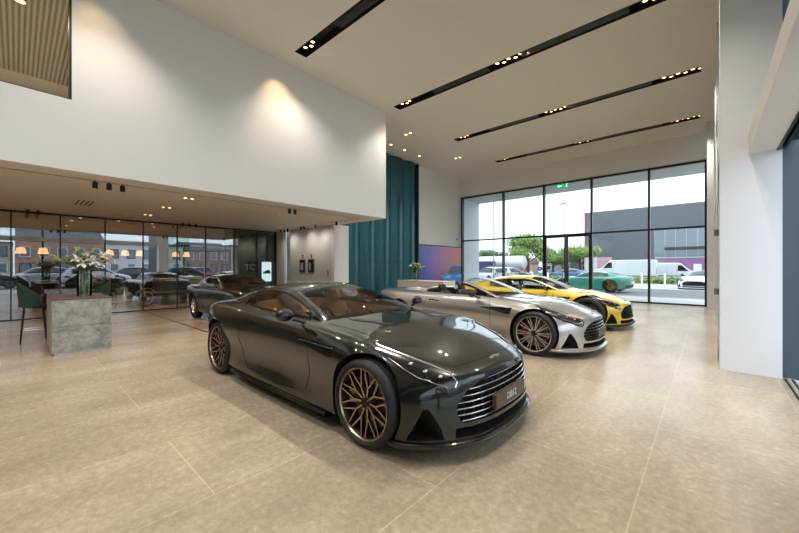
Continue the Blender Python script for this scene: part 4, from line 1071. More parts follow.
M_clear = glassm('vase_glass', (.88, .94, .90), .08)
M_leaf = pm('leaf_green', (.09, .24, .04), .5)
M_leafpale = pm('bud_green', (.50, .62, .14), .5)
M_petal = pm('white_petal', (.82, .80, .74), .5)
M_petal2 = pm('cream_petal', (.80, .70, .42), .5)
M_stem = pm('stem_green', (.06, .14, .03), .5)
M_water = glassm('vase_water', (.35, .62, .30), .06)
def flower_vase(name, label, loc, R, H, spread, top, nfl, seed, petal, group=None, flare=1.0):
    rnd = random.Random(seed)
    t = thing(name, label, 'vase', loc, 0, group)
    q = MB(); q.lathe([(0, .004), (R*.97, .004), (R, .02), (R*flare, H), (R*flare-.006, H), (R-.006, .03), (0, .022)], n=32); q.build('glass', M_clear, t, smooth=40)
    q = MB(); q.lathe([(0, .026), (R-.010, .03), (R-.010+(flare-1)*R*.3, H*.34), (0, H*.34)], n=24); q.build('water', M_water, t, smooth=40)
    st = MB(); lf = MB(); bud = MB(); pt = MB()
    def leaf(m, p, d, ln, wd, mi=0):
        d = d.normalized(); s = d.cross(Vector((0, 0, 1)))
        if s.length < .1: s = Vector((1, 0, 0))
        s.normalize(); up = s.cross(d); vs = []
        for k in range(6):
            f = k/5; wv = wd*math.sin(PI*(f*.92+.04)); c = p+d*ln*f-up*(-.12*ln*f*f)*-1
            vs += [c-s*wv+up*wv*.3, c, c+s*wv+up*wv*.3]
        m.add(vs, [(3*k+a, 3*k+a+1, 3*k+a+4, 3*k+a+3) for k in range(5) for a in (0, 1)], mi)
    for i in range(nfl):
        a = rnd.uniform(0, 2*PI); rr = spread*math.sqrt(rnd.uniform(.02, 1)); h = H+(top-H)*rnd.uniform(.45, 1)*(1-.35*(rr/spread)**2)
        p0 = Vector((-.5*R*math.cos(a), -.5*R*math.sin(a), .03)); p1 = Vector((.7*R*math.cos(a)*flare, .7*R*math.sin(a)*flare, H)); p2 = Vector((rr*math.cos(a), rr*math.sin(a), h))
        st.tube([p0, p0.lerp(p1, .5), p1, p1.lerp(p2, .5)+Vector((0, 0, .02)), p2], .003, 5)
        d = (p2-p1).normalized()
        for k in range(4):
            f = rnd.uniform(0, .8); c = p1.lerp(p2, f); e = Vector((rnd.uniform(-1, 1), rnd.uniform(-1, 1), rnd.uniform(-.3, .6)))
            leaf(lf, c, e+d*.5, spread*rnd.uniform(.3, .5), spread*.05)
        if i % 3 != 2:
            for k in range(6):
                b = 2*PI*k/6; s = d.orthogonal().normalized(); u = d.cross(s); e = (s*math.cos(b)+u*math.sin(b))*1.0+d*.55
                leaf(pt, p2, e, spread*.30, spread*.085)
        else:
            for k in range(3): e = d+Vector((rnd.uniform(-.5, .5), rnd.uniform(-.5, .5), 0)); c = p2+e*.02; bud.tube([c, c+e*spread*.08, c+e*spread*.17, c+e*spread*.24], [.004, .014, .012, .002], 6)
    for i in range(14):
        a = 2*PI*i/14; leaf(lf, Vector((R*.3*math.cos(a), R*.3*math.sin(a), .04)), Vector((math.cos(a)*.3, math.sin(a)*.3, 1)), H*.3, R*.22)
    for nm, m, mt in (('stems', st, M_stem), ('leaves', lf, M_leaf), ('flower_buds', bud, M_leafpale), ('blooms', pt, petal)):
        if m.f: o = m.build(nm, mt, t, smooth=60, recalc=False)
        if m.f: o['kind'] = 'stuff'
flower_vase('flower_vase', 'tall clear glass vase of white lilies on the stone counter', (-8.05, .79, .892), .10, .45, .38, .78, 34, 3, M_petal)

# white reception desk and its flowers
t = thing('reception_desk', 'cream reception desk behind the silver convertible', 'desk', (-7.2, 9.35, 0))
q = MB(); q.box(-.97, .97, -.35, -.30, 0, .93); q.box(-.97, -.92, -.30, .35, 0, .93); q.box(.92, .97, -.30, .35, 0, .93); q.build('desk_front', pm('cream_laminate', (.66, .60, .50), .5), t, bevel=.004)
q = MB(); q.box(-.98, .98, -.36, .38, .93, .95); q.build('desk_top', pm('cream_top', (.74, .70, .62), .4), t, bevel=.004)
flower_vase('flower_vase', 'slender glass vase of cream roses on the reception desk', (-7.55, 9.25, .95), .06, .34, .24, .62, 24, 8, M_petal2, flare=1.5)
flower_vase('bud_vase', 'tiny vase with single pale bloom at the right of the reception desk', (-6.55, 9.4, .95), .025, .09, .05, .22, 4, 5, M_petal2)

# large display screen with a car picture
t = thing('display_screen', 'large purple and orange display screen picturing a blue car', 'screen', (-10.195, 14.58, 1.5))
q = MB(); q.box(0, .03, -1.92, 1.92, -1.02, 1.02); q.build('screen_frame', M_matblack, t)
def scr(tt, b, l):
    tc = nn(tt, 'ShaderNodeTexCoord'); sp = nn(tt, 'ShaderNodeSeparateXYZ'); l(tc.outputs['Object'], sp.inputs[0])
    m = nn(tt, 'ShaderNodeMapRange'); m.inputs[1].default_value = -1.9; m.inputs[2].default_value = 1.9; l(sp.outputs['Y'], m.inputs[0])
    m2 = nn(tt, 'ShaderNodeMath', operation='MULTIPLY_ADD'); l(sp.outputs['Z'], m2.inputs[0]); m2.inputs[1].default_value = .06; l(m.outputs[0], m2.inputs[2])
    n = nn(tt, 'ShaderNodeTexNoise', Scale=.8, Detail=1.0); l(tc.outputs['Object'], n.inputs['Vector'])
    m3 = nn(tt, 'ShaderNodeMath', operation='MULTIPLY_ADD'); l(n.outputs['Fac'], m3.inputs[0]); m3.inputs[1].default_value = .3; l(m2.outputs[0], m3.inputs[2])
    r = nn(tt, 'ShaderNodeValToRGB'); e = r.color_ramp.elements; e[0].position = .12; e[0].color = (.055, .055, .30, 1); e[1].position = 1.1; e[1].color = (.42, .10, .07, 1)
    for p_, c_ in ((.32, (.12, .12, .48, 1)), (.55, (.25, .09, .34, 1)), (.85, (.40, .09, .15, 1))): k = e.new(p_); k.color = c_
    l(m3.outputs[0], r.inputs[0]); l(r.outputs[0], b.inputs['Emission Color']); b.inputs['Emission Strength'].default_value = .24; b.inputs['Base Color'].default_value = (.01, .01, .01, 1); b.inputs['Roughness'].default_value = .25
q = MB(); q.box(.03, .034, -1.88, 1.88, -.98, .98); sc_o = q.build('screen_picture', nodemat('screen_gradient', scr), t)
def em(n, c, s=.28): return pm(n, (.01, .01, .01), .3, emit=c, es=s)
q = MB(); q.prism([(-.15, -.98), (-.05, -.62), (.18, -.50), (.40, -.42), (.80, -.02), (1.1, .04), (1.88, .02), (1.88, -.98)], 'x', .034, .036); q.build('pictured_car_body', em('screen_blue', (.05, .19, .55)), t)
q = MB(); q.prism([(.48, -.40), (.84, -.06), (1.12, -.01), (1.88, -.02), (1.88, -.42), (.9, -.45)], 'x', .036, .037); q.build('pictured_car_windscreen', em('screen_dark', (.03, .05, .12)), t)
q = MB(); q.prism([(.1, -.62), (.6, -.5), (.9, -.55), (.7, -.66)], 'x', .036, .037); q.prism([(1.2, -.55), (1.88, -.50), (1.88, -.60)], 'x', .036, .037); q.build('pictured_car_highlight', em('screen_light', (.25, .45, .85)), t)
q = MB(); q.prism([(.5, -.85), (1.5, -.85), (1.6, -.98), (.5, -.98)], 'x', .036, .037); q.build('pictured_car_intake', em('screen_black', (.01, .015, .03)), t)

# things on the grey panelled wall
for i, (x, n_) in enumerate(((-11.66, 'left'), (-11.08, 'right'))):
    t = thing('wall_cabinet', '%s of the two dark framed boxes on the grey panelled wall' % n_, 'wall box', (x, 7.40, 1.46), 0, 'framed boxes on the panelled wall')
    q = MB(); q.box(-.19, .19, -.03, 0, -.25, .25); q.build('frame', pm('box_frame', (.10, .095, .085), .4, .3), t, bevel=.004)
    q = MB(); q.box(-.15, .15, -.036, -.03, -.21, .21); q.build('box_window', M_black, t)
    q = MB(); q.box(-.09, .02 if i else .08, -.045, -.036, -.16, .12); q.build('leaflet', pm('leaflet_grey', (.35, .36, .36), .5), t)
    t = thing('fire_call_point', 'small red fire call point above the %s framed box' % n_, 'call point', (x, 7.40, 1.83), 0, 'red call points'); q = MB(); q.box(-.045, .045, -.04, 0, -.055, .055); q.build('case', M_red, t, bevel=.006)
    q = MB(); q.box(-.03, .03, -.043, -.04, -.03, .02); q.build('press_plate', M_white, t)
t = thing('wall_switch', 'small light switch plate right of the framed boxes', 'switch', (-10.05, 7.40, 1.2)); q = MB(); q.box(-.03, .03, -.01, 0, -.1, .1); q.build('plate', M_satin, t, bevel=.002)
# exit sign
t = thing('exit_sign', 'green running-man exit sign hanging above the glass doors', 'exit sign', (-4.92, 16.40, 5.07))
M_gs = pm('exit_green', (.0, .25, .10), .4, emit=(0, .36, .14), es=.55)
q = MB(); q.box(-.24, .09, -.012, .012, -.10, .10); q.box(.15, .30, -.012, .012, -.10, .10); q.build('sign_panel', M_gs, t)
q = MB(); q.prism([(-.17, 0), (-.09, .05), (-.09, .018), (.03, .018), (.03, -.018), (-.09, -.018), (-.09, -.05)], 'y', -.016, -.012); q.build('arrow', pm('sign_white', (.9, .9, .9), .5, emit=(1, 1, 1), es=.6), t)
q = MB(); q.ball((.235, -.016, .06), (.016, .004, .016), 8, 6); q.tube([(.23, -.015, .04), (.22, -.015, -.01)], .012, 6); q.tube([(.22, -.015, -.01), (.19, -.015, -.04), (.17, -.015, -.06)], .007, 6); q.tube([(.22, -.015, -.01), (.25, -.015, -.04), (.25, -.015, -.075)], .007, 6); q.tube([(.20, -.015, .0), (.19, -.015, .03), (.23, -.015, .035), (.265, -.015, .01)], .006, 6)
q.build('running_man', MATS['sign_white'], t)
q = MB(); q.cyl((-.07, 0, .10), (-.07, 0, .22), .005, 6); q.cyl((.2, 0, .10), (.2, 0, .22), .005, 6); q.build('hanger', M_satin, t)
# small sensor by the window
t = thing('wall_sensor', 'tiny black sensor on the white screen wall', 'sensor', (-10.19, 16.0, 2.95)); q = MB(); q.ball((.02, 0, 0), .035, 10, 6); q.build('lens', M_matblack, t, smooth=60)

# ---------------------------------------------------------------- lounge behind the partition
M_bikesilver = pm('bike_silver', (.55, .56, .58), .3, .3, .5)
def motorcycle(loc, rz, label, tank):
    t = thing('motorcycle', label, 'motorcycle', loc, rz, 'motorcycles behind the glass')
    for x, nm in ((.72, 'front_wheel'), (-.70, 'rear_wheel')):
        q = MB(); q.lathe([(.225, -.045), (.27, -.06), (.31, -.045), (.322, 0), (.31, .045), (.27, .06), (.225, .045)], (x, 0, .322), n=40, axis='y', closed=True); w_ = q.build('wheel', M_rubber, t, smooth=50)
        q = MB(); q.lathe([(.205, -.04), (.228, -.04), (.228, .04), (.205, .04)], (x, 0, .322), n=40, axis='y', closed=True); q.build('rim', M_bikesilver, w_, smooth=40)
        q = MB()
        for k in range(24): a = 2*PI*k/24; b_ = a+(.3 if k % 2 else -.3); q.tube([(x+.03*math.cos(a), .02*(1 if k % 2 else -1), .322+.03*math.sin(a)), (x+.21*math.cos(b_), 0, .322+.21*math.sin(b_))], .0035, 4)
        q.cyl((x, -.06, .322), (x, .06, .322), .035, 12); q.build('spokes', M_satin, w_)
    for s in (-1, 1): q = MB(); q.tube([(.72, s*.09, .322), (.50, s*.09, .90), (.46, s*.09, 1.0)], [.025, .022, .018], 10); q.build('fork', M_chrome, t, smooth=50)
    q = MB(); n0 = 0; q.ball((0, 0, 0), (1, 1, 1), 20, 12)
    for i in range(len(q.v)): a, b, c = q.v[i]; q.v[i] = (.16+a*.30, b*.14*(1-.25*(a < 0)*abs(a)), .86+c*.12+a*.05)
    q.build('fuel_tank', tank, t, smooth=60)
    q = MB(); q.ball((0, 0, 0), (1, 1, 1), 20, 10)
    for i in range(len(q.v)): a, b, c = q.v[i]; q.v[i] = (-.40+a*.36, b*.13, .83+c*.05+.07*(a*a if a < 0 else 0))
    q.build('seat', M_darkleather, t, smooth=60)
    q = MB(); q.box(-.14, .22, -.15, .15, .30, .52); q.box(.0, .14, -.10, .10, .52, .72); q.box(-.12, -.01, -.10, .10, .52, .70)
    for k in range(5): q.box(-.14, .16, -.13, .13, .54+.035*k, .548+.035*k)
    q.lathe([(0, .17), (.09, .165), (.10, .15)], (.04, 0, .41), n=20, axis='y'); q.lathe([(0, -.17), (.09, -.165), (.10, -.15)], (.04, 0, .41), n=20, axis='y'); q.build('engine', M_bikesilver, t, bevel=.008)
    q = MB(); q.tube([(.45, 0, .95), (.30, 0, .60), (.26, 0, .30), (-.2, 0, .28), (-.25, 0, .50), (-.55, 0, .74), (.40, 0, .90)], .022, 8); q.tube([(-.70, .10, .322), (-.22, .10, .38)], .02, 8); q.tube([(-.70, -.10, .322), (-.22, -.10, .38)], .02, 8); q.build('frame', M_matblack, t, smooth=50)
    for s in (-1, 1): q = MB(); q.tube([(.10, s*.10, .60), (.26, s*.15, .50), (.22, s*.17, .28), (-.2, s*.18, .26), (-.35, s*.20, .30), (-.85, s*.21, .40)], [.02, .02, .022, .025, .045, .05], 10); q.build('exhaust', M_bikesilver, t, smooth=50)
    for s in (-1, 1): q = MB(); q.tube([(-.62, s*.14, .36), (-.48, s*.14, .74)], .03, 10); q.build('shock_absorber', M_chrome, t, smooth=50)
    q = MB(); q.tube([(.30, .36, 1.03), (.38, .26, 1.06), (.46, .08, 1.0), (.46, -.08, 1.0), (.38, -.26, 1.06), (.30, -.36, 1.03)], .012, 8); q.build('handlebar', M_matblack, t, smooth=50)
    q = MB(); q.ball((.56, 0, .92), (.08, .10, .10), 16, 10); q.build('headlamp', M_chrome, t, smooth=60)
    for s, r0, x0 in ((1, .345, .72), (1, .36, -.70)):
        q = MB(); vs = []; n = 14
        for k in range(n+1):
            a = math.radians(25+130*k/n); vs += [(x0+r0*math.cos(a), -.07, .322+r0*math.sin(a)), (x0+(r0+.015)*math.cos(a), 0, .322+(r0+.015)*math.sin(a)), (x0+r0*math.cos(a), .07, .322+r0*math.sin(a))]
        q.add(vs, [(3*k+c, 3*k+c+1, 3*k+c+4, 3*k+c+3) for k in range(n) for c in (0, 1)]); q.build('mudguard', M_bikesilver, t, smooth=60)
    q = MB(); q.tube([(-.05, .08, .28), (-.12, .20, .02), (-.12, .22, 0)], .012, 6); q.build('kickstand', M_matblack, t)
motorcycle((-14.7, 2.35, 0), PI/2+.1, 'chrome and black motorcycle close behind the glass partition', M_black)
motorcycle((-15.9, 1.5, 0), PI/2+.3, 'silver tanked motorcycle farther behind the glass partition', M_bikesilver)
t = thing('display_plinth', 'grey ribbed display plinth behind the motorcycles', 'plinth', (-15.6, 4.3, 0)); q = MB(); q.box(-.5, .5, -.75, .75, 0, .95); q.build('plinth_body', pm('plinth_grey', (.14, .14, .145), .5), t, bevel=.01)
q = MB(); q.box(-.52, .52, -.77, .77, .95, .98); q.build('plinth_top', M_white, t, bevel=.003)
t = thing('sideboard', 'dark brown sideboard behind the glass partition', 'sideboard', (-15.9, -.9, 0)); q = MB(); q.box(-.25, .25, -1.2, 1.2, .08, .98); q.build('carcass', pm('dark_walnut', (.07, .035, .02), .3), t, bevel=.006)
for k in (-.8, 0, .8): q = MB(); q.box(.25, .268, k-.38, k+.38, .12, .94); q.build('door', pm('dark_walnut', (.07, .035, .02), .3), t, bevel=.003)
q = MB()
for a in (-.2, .2):
    for b_ in (-1.1, 1.1): q.box(a-.02, a+.02, b_-.02, b_+.02, 0, .08)
q.build('feet', M_matblack, t)
rnd = random.Random(4)
t = thing('dried_plant', 'dried brown twigs in a dark pot on the sideboard', 'plant', (-15.9, -.1, .98)); q = MB(); q.lathe([(0, 0), (.08, 0), (.12, .1), (.08, .2), (.06, .2), (.06, .02), (0, .02)], n=20); q.build('pot', M_matblack, t, smooth=40)
q = MB()
for k in range(34):
    a = rnd.uniform(0, 2*PI); r = rnd.uniform(.1, .42); h = rnd.uniform(.35, .66); p = [(0, 0, .15), (r*.4*math.cos(a), r*.4*math.sin(a), h*.6), (r*math.cos(a), r*math.sin(a), h)]; q.tube(p, [.006, .004, .002], 4)
    for j in range(7): c_ = Vector(p[1]).lerp(Vector(p[2]), rnd.random()); q.ball(c_+Vector((rnd.uniform(-.03, .03), rnd.uniform(-.03, .03), rnd.uniform(-.02, .03))), (.022, .018, .012), 6, 4)
q.build('twigs', pm('dried_brown', (.18, .10, .06), .7), t, recalc=False)['kind'] = 'stuff'
M_shade = pm('amber_shade', (.8, .35, .12), .5, emit=(1, .42, .12), es=1.3)
for k, (x, y) in enumerate(((-16.4, 2.3), (-16.4, 2.75), (-16.4, 3.2), (-16.4, 4.4), (-16.4, 4.8), (-16.4, .6), (-16.4, .1))):
    t = thing('pendant_lamp', 'amber glowing pendant lamp in the dark lounge behind glass', 'pendant lamp', (x, y, ZS), 0, 'amber pendant lamps')
    q = MB(); q.cyl((0, 0, -.85), (0, 0, 0), .004, 6); q.build('cord', M_matblack, t)
    q = MB(); q.lathe([(.07, -1.05), (.13, -1.05), (.09, -.87), (.02, -.85), (.02, -.86)], n=20); q.build('lamp_shade', M_shade, t, smooth=40)
t = thing('wall_display', 'pale lit poster with dark car picture on the dark green wall', 'poster', (-14.195, 7.22, 1.22)); q = MB(); q.box(0, .03, -.21, .21, -.42, .42); q.build('poster_panel', pm('pale_poster', (.55, .66, .68), .4, emit=(.5, .65, .7), es=1.0), t)
q = MB(); q.prism([(-.17, -.08), (-.15, .0), (-.06, .03), (.02, .08), (.11, .07), (.17, .0), (.17, -.08)], 'x', .03, .034); q.build('pictured_car', M_matblack, t)
t = thing('wall_lettering', 'grey metal letters on the dark green wall behind glass', 'lettering', (-14.19, 6.5, 1.40)); text_obj('letters', 'TC', M_white, .34, Matrix.Translation((.006, 0, 0)) @ Matrix.Rotation(PI/2, 4, 'Z') @ Matrix.Rotation(PI/2, 4, 'X'), t, .006)

# mezzanine interior seen through the high opening
for (x, y) in ((-8.9, .05), (-10.6, -.3), (-12.6, .2)): downlight(x, y, 6.02 if x > -12 else 6.22, 'downlight in the mezzanine ceiling behind the high glazing', 105, 'mezzanine downlights', .06, 140, (1, .88, .74))
t = thing('curtain', 'tan hanging fabric edge beside the mezzanine glazing', 'curtain', (-8.6, 1.1, 3.15)); q = MB(); pts = [(.05*math.sin(k*1.3), .03*k) for k in range(9)]
vs = []
for x, y in pts: vs += [(x, y, 0), (x, y, 2.85)]
q.add(vs, [(2*k, 2*k+2, 2*k+3, 2*k+1) for k in range(8)]); o = q.build('fabric', pm('tan_fabric', (.50, .36, .2), .8), t, smooth=60); m = o.modifiers.new('s', 'SOLIDIFY'); m.thickness = .006
t = thing('mezzanine_cabinet', 'dark low cabinet on the mezzanine behind the glass', 'cabinet', (-13.8, -.8, 3.15)); q = MB(); q.box(-.3, .3, -1.6, 1.3, .02, 1.35); q.build('carcass', pm('dark_cab', (.05, .05, .05), .4), t)
# ---------------------------------------------------------------- outside
M_paving = pm('pale_paving', (.62, .61, .59), .8, bump=(3, .1))
M_asphalt = pm('asphalt', (.20, .20, .205), .9, bump=(40, .2))
M_kerb = pm('kerb_stone', (.55, .54, .52), .8)
b = MB(); b.box(-60, 60, 16.66, 20.2, -.12, -.01); b.box(.80, 5.2, -40, 16.66, -.12, -.01); struct('ground_paving', b, M_paving)
b = MB(); b.box(-60, 60, 20.2, 120, -.16, -.03); b.box(5.2, 60, -40, 20.2, -.16, -.03); struct('ground_asphalt', b, M_asphalt)
b = MB(); b.box(-40, 14, 27.5, 36.2, -.03, .02); b.box(-60, 5.2, 20.2, 20.4, -.10, .0); b.box(5.2, 5.4, -40, 20.4, -.1, .0); b.box(20, 26, -40, 30, -.03, .02); struct('ground_kerb', b, M_kerb)
b = MB(); b.box(-10.9, .5, 16.66, 18.6, 5.22, 5.7); struct('ceiling_canopy', b, pm('canopy_panel', (.60, .60, .57), .7))
b = MB(); b.box(-10.9, -10.15, 16.66, 18.4, 0, 5.22); struct('wall_outer_fin', b, pm('fin_white', (.74, .76, .78), .6))
t = thing('door_fin', 'thin steel post just outside the left window pane', 'post', (-9.25, 18.5, 0)); q = MB(); q.cyl((0, 0, 0), (0, 0, 5.22), .03, 10); q.build('shaft', M_satin, t, smooth=50)

rnd = random.Random(11)
def foliage(name, parent, mat, blobs, n, size, seed):
    r = random.Random(seed); q = MB()
    for k in range(n):
        c, R = blobs[k % len(blobs)]
        d = Vector((r.gauss(0, 1), r.gauss(0, 1), r.gauss(0, 1))).normalized()*r.uniform(.55, 1.02)
        p = Vector(c)+Vector((d.x*R[0], d.y*R[1], d.z*R[2]))
        a = Vector((r.uniform(-1, 1), r.uniform(-1, 1), r.uniform(-1, 1))).normalized(); b_ = a.orthogonal().normalized(); s = size*r.uniform(.6, 1.3)
        q.add([p-a*s, p+b_*s*.6, p+a*s, p-b_*s*.6], [(0, 1, 2, 3)], 0 if r.random() < .6 else 1)
    for c, R in blobs: q.ball(c, (R[0]*.5, R[1]*.5, R[2]*.5), 10, 7, 0)
    o = q.build(name, mat, parent, recalc=False); o['kind'] = 'stuff'; return o
ML = [pm('foliage_mid', (.20, .31, .08), .7), pm('foliage_light', (.40, .50, .17), .7)]
ML2 = [pm('foliage_dark', (.07, .15, .05), .7), pm('foliage_mid', (.20, .31, .08), .7)]
M_bark = pm('bark', (.10, .07, .05), .9)
def at(px, d): tt = (px-399.5)/344; return (-.668*d+.744*tt*d, .744*d+.668*tt*d)
def tree(px, d, H, R, label, seed, mats=ML, group='trees beyond the far window'):
    x, y = at(px, d); t = thing('tree', label, 'tree', (x, y, -.03), 0, group); r = random.Random(seed)
    q = MB(); q.tube([(0, 0, 0), (.05, 0, H*.25), (0, .08, H*.6)], [R*.08, R*.06, R*.03], 8)
    for k in range(5): a = 2*PI*k/5; q.tube([(0, 0, H*(.28+.05*k)), (R*.5*math.cos(a), R*.5*math.sin(a), H*(.5+.06*k))], [R*.03, R*.012], 6)
    q.build('trunk', M_bark, t, smooth=60)
    bl = [((r.uniform(-.55, .55)*R, r.uniform(-.55, .55)*R, H*r.uniform(.42, .82)), (R*r.uniform(.35, .55),)*2+(H*r.uniform(.13, .2),)) for _ in range(11)]+[((0, 0, H*.8), (R*.5, R*.5, H*.2))]
    foliage('foliage', t, mats, bl, 5200, R*.038, seed)
tree(528, 62, 8.0, 4.6, 'large broad green tree behind the traffic cones, tallest outside', 1)
tree(553, 73, 5.6, 3.4, 'rounded green tree left of the lamp post', 2)
tree(580, 62, 5.8, 3.6, 'bushy light green tree between the houses and the grey building', 3)
tree(489, 75, 5.6, 4.0, 'dark green tree at the left end of the far window', 4, ML2)
tree(508, 88, 4.6, 3.2, 'low green tree behind the tanker', 5, ML2)
# hedges
def hedge(x0, x1, y, h, label):
    t = thing('hedge', label, 'hedge', ((x0+x1)/2, y, 0), 0, 'low hedges outside'); L_ = (x1-x0)/2
    bl = [((-L_+.5+k*(2*L_-1)/11, 0, h*.55), (.9, .55, h*.5)) for k in range(12)]
    foliage('foliage', t, ML, bl, 2600, .10, 7)
hedge(-8.2, .2, 36.6, .62, 'low green hedge in front of the white vans')
hedge(-14.6, -9.0, 36.9, .6, 'low green hedge in front of the blue coupe')
for k in range(9):
    x = -13.5+k*1.55
    t = thing('bollard', 'short white bollard standing along the hedge', 'bollard', (x, 35.6, .02), 0, 'white bollards along the hedge'); q = MB(); q.cyl((0, 0, 0), (0, 0, .9), .07, 10); q.ball((0, 0, .9), (.07, .07, .03), 10, 5); q.build('post', M_white, t, smooth=50)
# vans
def van(loc, rz, L_, H, label):
    t = thing('van', label, 'van', loc, rz, 'white vans beyond the hedge')
    P = [(-L_/2, .35), (-L_/2, H-.12), (-L_/2+.12, H), (L_/2-1.75, H), (L_/2-1.45, H-.06), (L_/2-.72, H-.82), (L_/2-.12, H-1.02), (L_/2, H-1.25), (L_/2, .35)]
    q = MB(); q.prism(P, 'y', -.95, .95); q.build('body', P_whitecar, t, bevel=.09, segs=3, smooth=40)
    for s in (1, -1):
        q = MB(); a, b_ = sorted((s*.945, s*.957)); q.prism([(L_/2-1.75, H-.85), (L_/2-1.72, H-.25), (L_/2-1.42, H-.25), (L_/2-.88, H-.85)], 'y', a, b_); q.build('side_window', M_black, t)
        q = MB(); q.box(-.4, -.39, a, b_, .5, H-.3); q.box(L_/2-1.85, L_/2-1.84, a, b_, .5, H-.3); q.build('door_seam', M_matblack, t)
        q = MB(); q.box(-L_/2+.1, L_/2-.3, a, b_*1.005, .55, .63); q.build('side_moulding', M_matblack, t)
    q = MB(); q.prism([(L_/2-1.38, H-.10), (L_/2-.72, H-.80), (L_/2-.74, H-.83), (L_/2-1.42, H-.13)], 'y', -.8, .8); q.xf(Matrix.Translation((.03, 0, .03))); q.build('windscreen', M_black, t)
    for x in (L_/2-.85, -L_/2+.95):
        for s in (1, -1):
            q = MB(); q.lathe([(.0, .0), (.19, .0), (.2, .02), (.33, .03), (.34, -.18), (0, -.18)], (x, s*.86, .34), n=24, axis='y')
            if s < 0: q = MB(); q.lathe([(.0, .0), (.19, .0), (.2, -.02), (.33, -.03), (.34, .18), (0, .18)], (x, s*.86, .34), n=24, axis='y')
            w_ = q.build('wheel', M_rubber, t, smooth=40); q = MB(); q.lathe([(0, s*.02), (.18, s*.012), (.19, s*.0)], (x, s*.87, .34), n=16, axis='y'); q.build('hubcap', M_satin, w_)
    for s in (1, -1): q = MB(); q.box(L_/2-.12, L_/2+.01, s*.62-.15, s*.62+.15, H-1.25, H-1.02); q.build('headlamp', M_chrome, t, bevel=.02); q = MB(); q.box(-L_/2-.01, -L_/2+.05, s*.86-.06, s*.86+.06, .8, 1.4); q.build('tail_lamp', M_red, t)
van((-6.6, 43.5, -.03), PI, 5.6, 2.25, 'long white panel van facing left beyond the hedge')
van((-2.8, 46.5, -.03), 0, 4.4, 1.95, 'smaller white van facing right beside the long van')
# white tanker trailer
t = thing('tanker_trailer', 'white tanker trailer parked behind the silver cars', 'trailer', at(500, 60)+(0,), 0)
q = MB(); q.lathe([(0, -4.6), (.7, -4.55), (1.15, -4.3), (1.2, -4.0), (1.2, 4.0), (1.15, 4.3), (.7, 4.55), (0, 4.6)], (0, 0, 2.25), n=28, axis='x'); q.build('tank', pm('tank_white', (.66, .68, .70), .35, .2), t, smooth=40)
q = MB(); q.box(-4.2, 4.2, -.5, .5, .8, 1.1); q.build('chassis', M_matblack, t)
for x in (-3.2, -2.1, 3.4):
    for s in (1, -1): q = MB(); q.cyl((x, s*.8, .5), (x, s*1.1, .5), .5, 20); q.build('wheel', M_rubber, t, smooth=40)
for k, px in enumerate((523.5, 531)):
    x, y = at(px, 50); t = thing('traffic_cone', 'orange and white traffic cone beside the tanker', 'traffic cone', (x, y, -.03), 0, 'traffic cones'); q = MB()
    q.lathe([(0, .0), (.3, 0), (.3, .05), (.22, .06), (.06, 1.6), (0, 1.62)], n=16); q.build('cone', pm('cone_orange', (.8, .16, .03), .5), t, smooth=40); q = MB(); q.lathe([(.165, .6), (.168, .6), (.128, .95), (.126, .95)], n=16); q.build('white_band', M_white, t)
for (px, d, sc_, nm, cl) in ((486, 58, 1.0, 'dark blue skip container at the left end of the car park', (.03, .04, .12)), (521, 53, .45, 'red metal bin beside the traffic cones', (.45, .10, .05))):
    x, y = at(px, d); t = thing('container', nm, 'container', (x, y, -.03)); q = MB(); q.prism([(-1.1*sc_, 0), (1.1*sc_, 0), (1.3*sc_, 2.4*sc_), (-1.3*sc_, 2.4*sc_)], 'y', -1, 1); q.build('shell', pm('cont'+nm[:5], cl, .5), t, bevel=.04); q = MB(); q.box(-1.35*sc_, 1.35*sc_, -1.05, 1.05, 2.4*sc_, 2.5*sc_); q.build('lid', M_matblack, t)
# lamp post
x, y = at(565, 46); t = thing('street_lamp', 'tall grey street lamp post beyond the glass doors', 'street lamp', (x, y, -.03)); q = MB(); q.tube([(0, 0, 0), (0, 0, 5), (0, 0, 10)], [.11, .09, .06], 10); q.build('pole', pm('galvanised', (.32, .34, .36), .45, .5), t, smooth=50)
q = MB(); q.box(-.75, .1, -.14, .14, 9.95, 10.10); q.build('lamp_head', pm('lamp_grey', (.16, .17, .18), .5), t, bevel=.03)
# houses
def house(px, d, w_, h, rh, wallc, label, rz=0, gable=True):
    x, y = at(px, d); t = thing('house', label, 'house', (x, y, 0), rz, 'houses beyond the car park')
    q = MB(); q.box(-w_/2, w_/2, 0, 7, 0, h); q.build('wall', wallc, t)
    q = MB()
    if gable: q.prism([(-w_/2-.3, h), (0, h+rh), (w_/2+.3, h)], 'y', -.3, 7.3)
    else: q.prism([(-.3, h), (3.5, h+rh), (7.3, h)], 'x', -w_/2-.3, w_/2+.3)
    q.build('roof', pm('roof_slate' if gable else 'roof_tile', (.12, .125, .14) if gable else (.30, .20, .16), .8), t)
    n = max(2, int(w_/2.2))
    for r_ in range(2):
        for k in range(n):
            cx = -w_/2+(k+.5)*w_/n; z0 = .9+r_*h*.5
            q = MB(); q.box(cx-.5, cx+.5, -.06, .02, z0, z0+1.1); f_ = q.build('window', M_white, t); q = MB(); q.box(cx-.42, cx+.42, -.08, -.06, z0+.08, z0+1.02); q.build('pane', M_black, f_)
    q = MB(); q.box(-w_*.3, -w_*.3+.6, 3, 3.6, h, h+rh+.5); q.build('chimney', pm('brick_red', (.33, .12, .07), .85), t)
M_render = pm('grey_render', (.34, .35, .37), .8); M_brick = pm('brick_red', (.33, .12, .07), .85); M_pink = pm('pale_render', (.55, .47, .42), .8)
house(556, 82, 6.5, 3.0, 1.9, M_render, 'grey gabled house left of the brick terrace')
